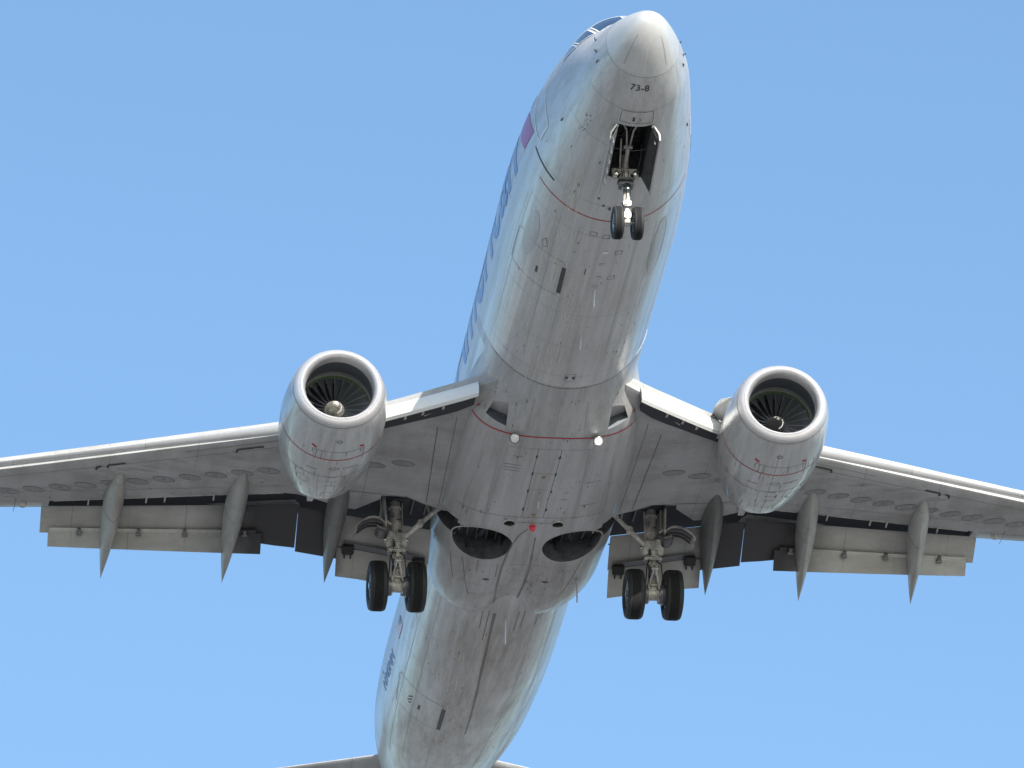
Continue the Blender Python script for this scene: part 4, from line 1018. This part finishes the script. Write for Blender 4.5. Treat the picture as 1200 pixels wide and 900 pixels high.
# ------------------------------------------------------------------ belly fairing detail
D = MB(); D.mats = [M['line'], M['faint'], M['red'], M['black'], M['white'], M['text'], M['patch'], M['brown'], M['keel_streak'], M['oval']]
def fy(x, y):
    """(x, lateral y) on the underside to (x, phi)"""
    ph = math.atan2(y, 1.3)
    for _ in range(20): ph = math.asin(max(-1, min(1, y/FAIR.rad(x, ph)))) if abs(y) > 1e-6 else 0.0
    return (x, ph)
L = lambda P_: [fy(*p) for p in P_]
ribbon(D, FAIR, arc(14.36, -68, 71), .034, 2, .006, 9)
ribbon(D, FAIR, arc(12.60, -88, 88), .024, 0, .003, 9)
for y0, y1 in ((.32, .30), (-.19, -.17)):
    ribbon(D, FAIR, L([(14.82, y0), (17.7, y1)]), .012, 0, .004)
    for x_ in (15.05, 15.75, 16.5, 17.3): ribbon(D, FAIR, L([(x_, y0), (x_+.12, y0)]), .035, 3, .006)
for x_, a, b in ((14.80, -.85, .95), (17.72, -1.55, 1.75), (15.8, -.15, .3), (16.5, -.15, .3), (17.95, -.38, .38)): ribbon(D, FAIR, [fy(x_, a+(b-a)*i/14) for i in range(15)], .012, 0 if x_ > 17 else 1, .004)
for y0, y1, x0_, x1_ in ((.98, 1.12, 14.8, 17.7), (-.80, -.88, 14.8, 17.7), (1.45, 1.62, 15.2, 17.9), (-1.4, -1.55, 15.2, 17.9), (.62, .66, 13.2, 14.3), (-.56, -.6, 13.2, 14.3), (0.05, .05, 13, 14.3)):
    ribbon(D, FAIR, [fy(x0_+(x1_-x0_)*i/6, y0+(y1-y0)*i/6) for i in range(7)], .011, 1, .004)
for x_, a, b in ((15.5, .6, 1.0), (15.62, .6, 1.0), (15.74, .62, .98), (16.2, -1.25, -.9), (17.2, -1.3, -.9), (16.6, -.62, -.5), (16.9, -.6, -.45), (15.15, .62, .85)): ribbon(D, FAIR, L([(x_, a), (x_, b)]), .012, 0, .005)
fill(FAIR, L([(15.9, .10), (16.0, .10), (16.0, .02), (15.9, .02)]), 7, D, .006, 2); fill(FAIR, L([(17.55, .10), (17.65, .10), (17.65, .01), (17.55, .01)]), 7, D, .006, 2)
ribbon(D, FAIR, L([(17.0, .02), (17.3, 0)]), .022, 4, .006); ribbon(D, FAIR, L([(14.45, .58), (15.2, .60)]), .03, 6, .005)
for x_, sg in ((13.95, 1), (13.95, -1)):
    for k in range(5): ribbon(D, FAIR, [(x_+.03*k, R(sg*(75-1.5*k)))]+[(x_+.03*k+.05, R(sg*(75-1.5*k)+.6))], .04, 2, .006, 9)
# aft lobes
for x_, a, b in ((19.95, -1.7, 1.7), (20.9, -1.5, 1.5), (21.4, -1.1, 1.1), (20.45, 1.05, 1.8), (20.2, -1.8, -.9)): ribbon(D, FAIR, [fy(x_, a+(b-a)*i/16) for i in range(17)], .011, 1, .004)
for P in ([(19.8, 1.35), (21.5, 1.0)], [(19.85, .55), (20.5, .52)], [(19.7, -1.35), (21.5, -1.05)], [(19.8, 1.62), (20.9, 1.42)], [(19.8, 1.0), (20.3, .97)]): ribbon(D, FAIR, L(P), .014, 0, .004)
oval(D, FAIR, *fy(20.6, .72), .04, .07, 5, .005, 14); oval(D, FAIR, *fy(20.65, -.62), .04, .07, 5, .005, 14)
# dark trails along the keel groove
P = [(18.25, .10), (18.5, .24), (18.9, .34), (19.4, .40), (20, .44), (20.6, .43), (21.2, .40), (22.7, .26)]
for (p, q), wd in zip(zip(P[:-1], P[1:]), (.03, .03, .035, .05, .06, .06, .05)): ribbon(D, FAIR, L([p, q]), wd, 8, .005)
P = [(18.6, -.12), (19.4, -.16), (20.2, -.2), (21, -.2), (22.6, -.14)]
for (p, q), wd in zip(zip(P[:-1], P[1:]), (.03, .05, .06, .05)): ribbon(D, FAIR, L([p, q]), wd, 8, .005)
for sg in (-1, 1):     # worn rims around the wheel wells
    ribbon(D, FAIR, [fy(WX+(WR+.03)*math.cos(a), sg*WY+(WR+.03)*math.sin(a)) for a in [2*math.pi*(i+(2 if sg > 0 else 20))/44 for i in range(0, 37)]][:34 if sg > 0 else 34], .035, 6, .004, 9)
rnd = random.Random(33)
for k in range(170):
    x_ = rnd.uniform(13, 21.3); y = rnd.uniform(-1.5, 1.6)
    if 18.1 < x_ < 19.9: continue
    ribbon(D, FAIR, L([(x_, y), (x_+rnd.uniform(.015, .12), y+rnd.uniform(-.01, .01))]), rnd.uniform(.008, .022), rnd.choice((0, 0, 1, 5, 6)), .004, 9)
append_mesh(fairing, D)
# retractable landing lamps
for sg in (1, -1):
    c0 = Vector((14.42, sg*.91, -2.22)); n_ = Vector((-.85, 0, -.52)).normalized(); v_ = MB()
    v_.lathe(c0+n_*.02, n_, [(0, .07), (.03, .11), (.10, .115), (.105, .10)], 28, 0); v_.box(c0+Vector((.03, 0, .04)), (.14, .08, .10), 0)
    lamp = v_.build('landing_light', M['darksteel'], fairing, 'lit landing light with a white glow' if sg < 0 else 'unlit landing light')
    v_ = MB(); v_.lathe(c0+n_*.115, n_, [(0, .100), (.012, .08), (.0145, .062), (.02, .04), (.022, .001)], 28, mis=[0, 0, 1, 1]); v_.build('lens', [M['lens'], M['lit'] if sg < 0 else M['lens']], lamp)
# beacon
v_ = MB(); v_.lathe((18.12, .01, -2.26), (0, 0, -1), [(0, .09), (.03, .092), (.035, .075), (.10, .07), (.15, .045), (.17, .001)], 24, mis=[0, 0, 1, 1, 1]); v_.build('beacon', [M['steel'], M['redlens']], fairing)
for sg in (1, -1):   # rims of the exhaust ports
    v_ = MB(); v_.lathe((17.985, sg*.54, -2.312), (0, 0, 1), [(0, .122), (-.012, .13), (-.012, .145), (.03, .15)], 28); v_.build('exhaust_port_rim', M['offwhite'], fairing)
# pipes inside the wheel wells
for sg in (1, -1):
    for k in range(4):
        v_ = MB(); y = sg*(.62+.22*k); v_.tube([(18.5, y, -1.80), (19.0, y+.03*sg, -1.84), (19.6, y, -1.80)], .025, 8); v_.build('well_pipe', M['darksteel'], fairing)
    for k in range(3):
        v_ = MB(); a0 = .5+k*.9; v_.tube([(WX+.5*math.cos(a0+q*.25), sg*(WY+.5*math.sin(a0+q*.25)), -1.84-.03*math.sin(q)) for q in range(7)], .016, 6); v_.build('well_hose', M['offwhite'] if k == 1 else M['black'], fairing)
    for k in range(5):
        a0 = 2*math.pi*k/5+.4; v_ = MB(); v_.box((WX+.62*math.cos(a0), sg*WY+.62*math.sin(a0), -1.90), (.05, .06, .28), 0, Matrix.Rotation(a0, 3, 'Z')); v_.build('well_rib', M['well'], fairing)
    v_ = MB(); v_.cyl((18.75, sg*.9, -1.86), (19.25, sg*1.0, -1.86), .08, .08, 16); v_.build('accumulator', M['cavity'], fairing)
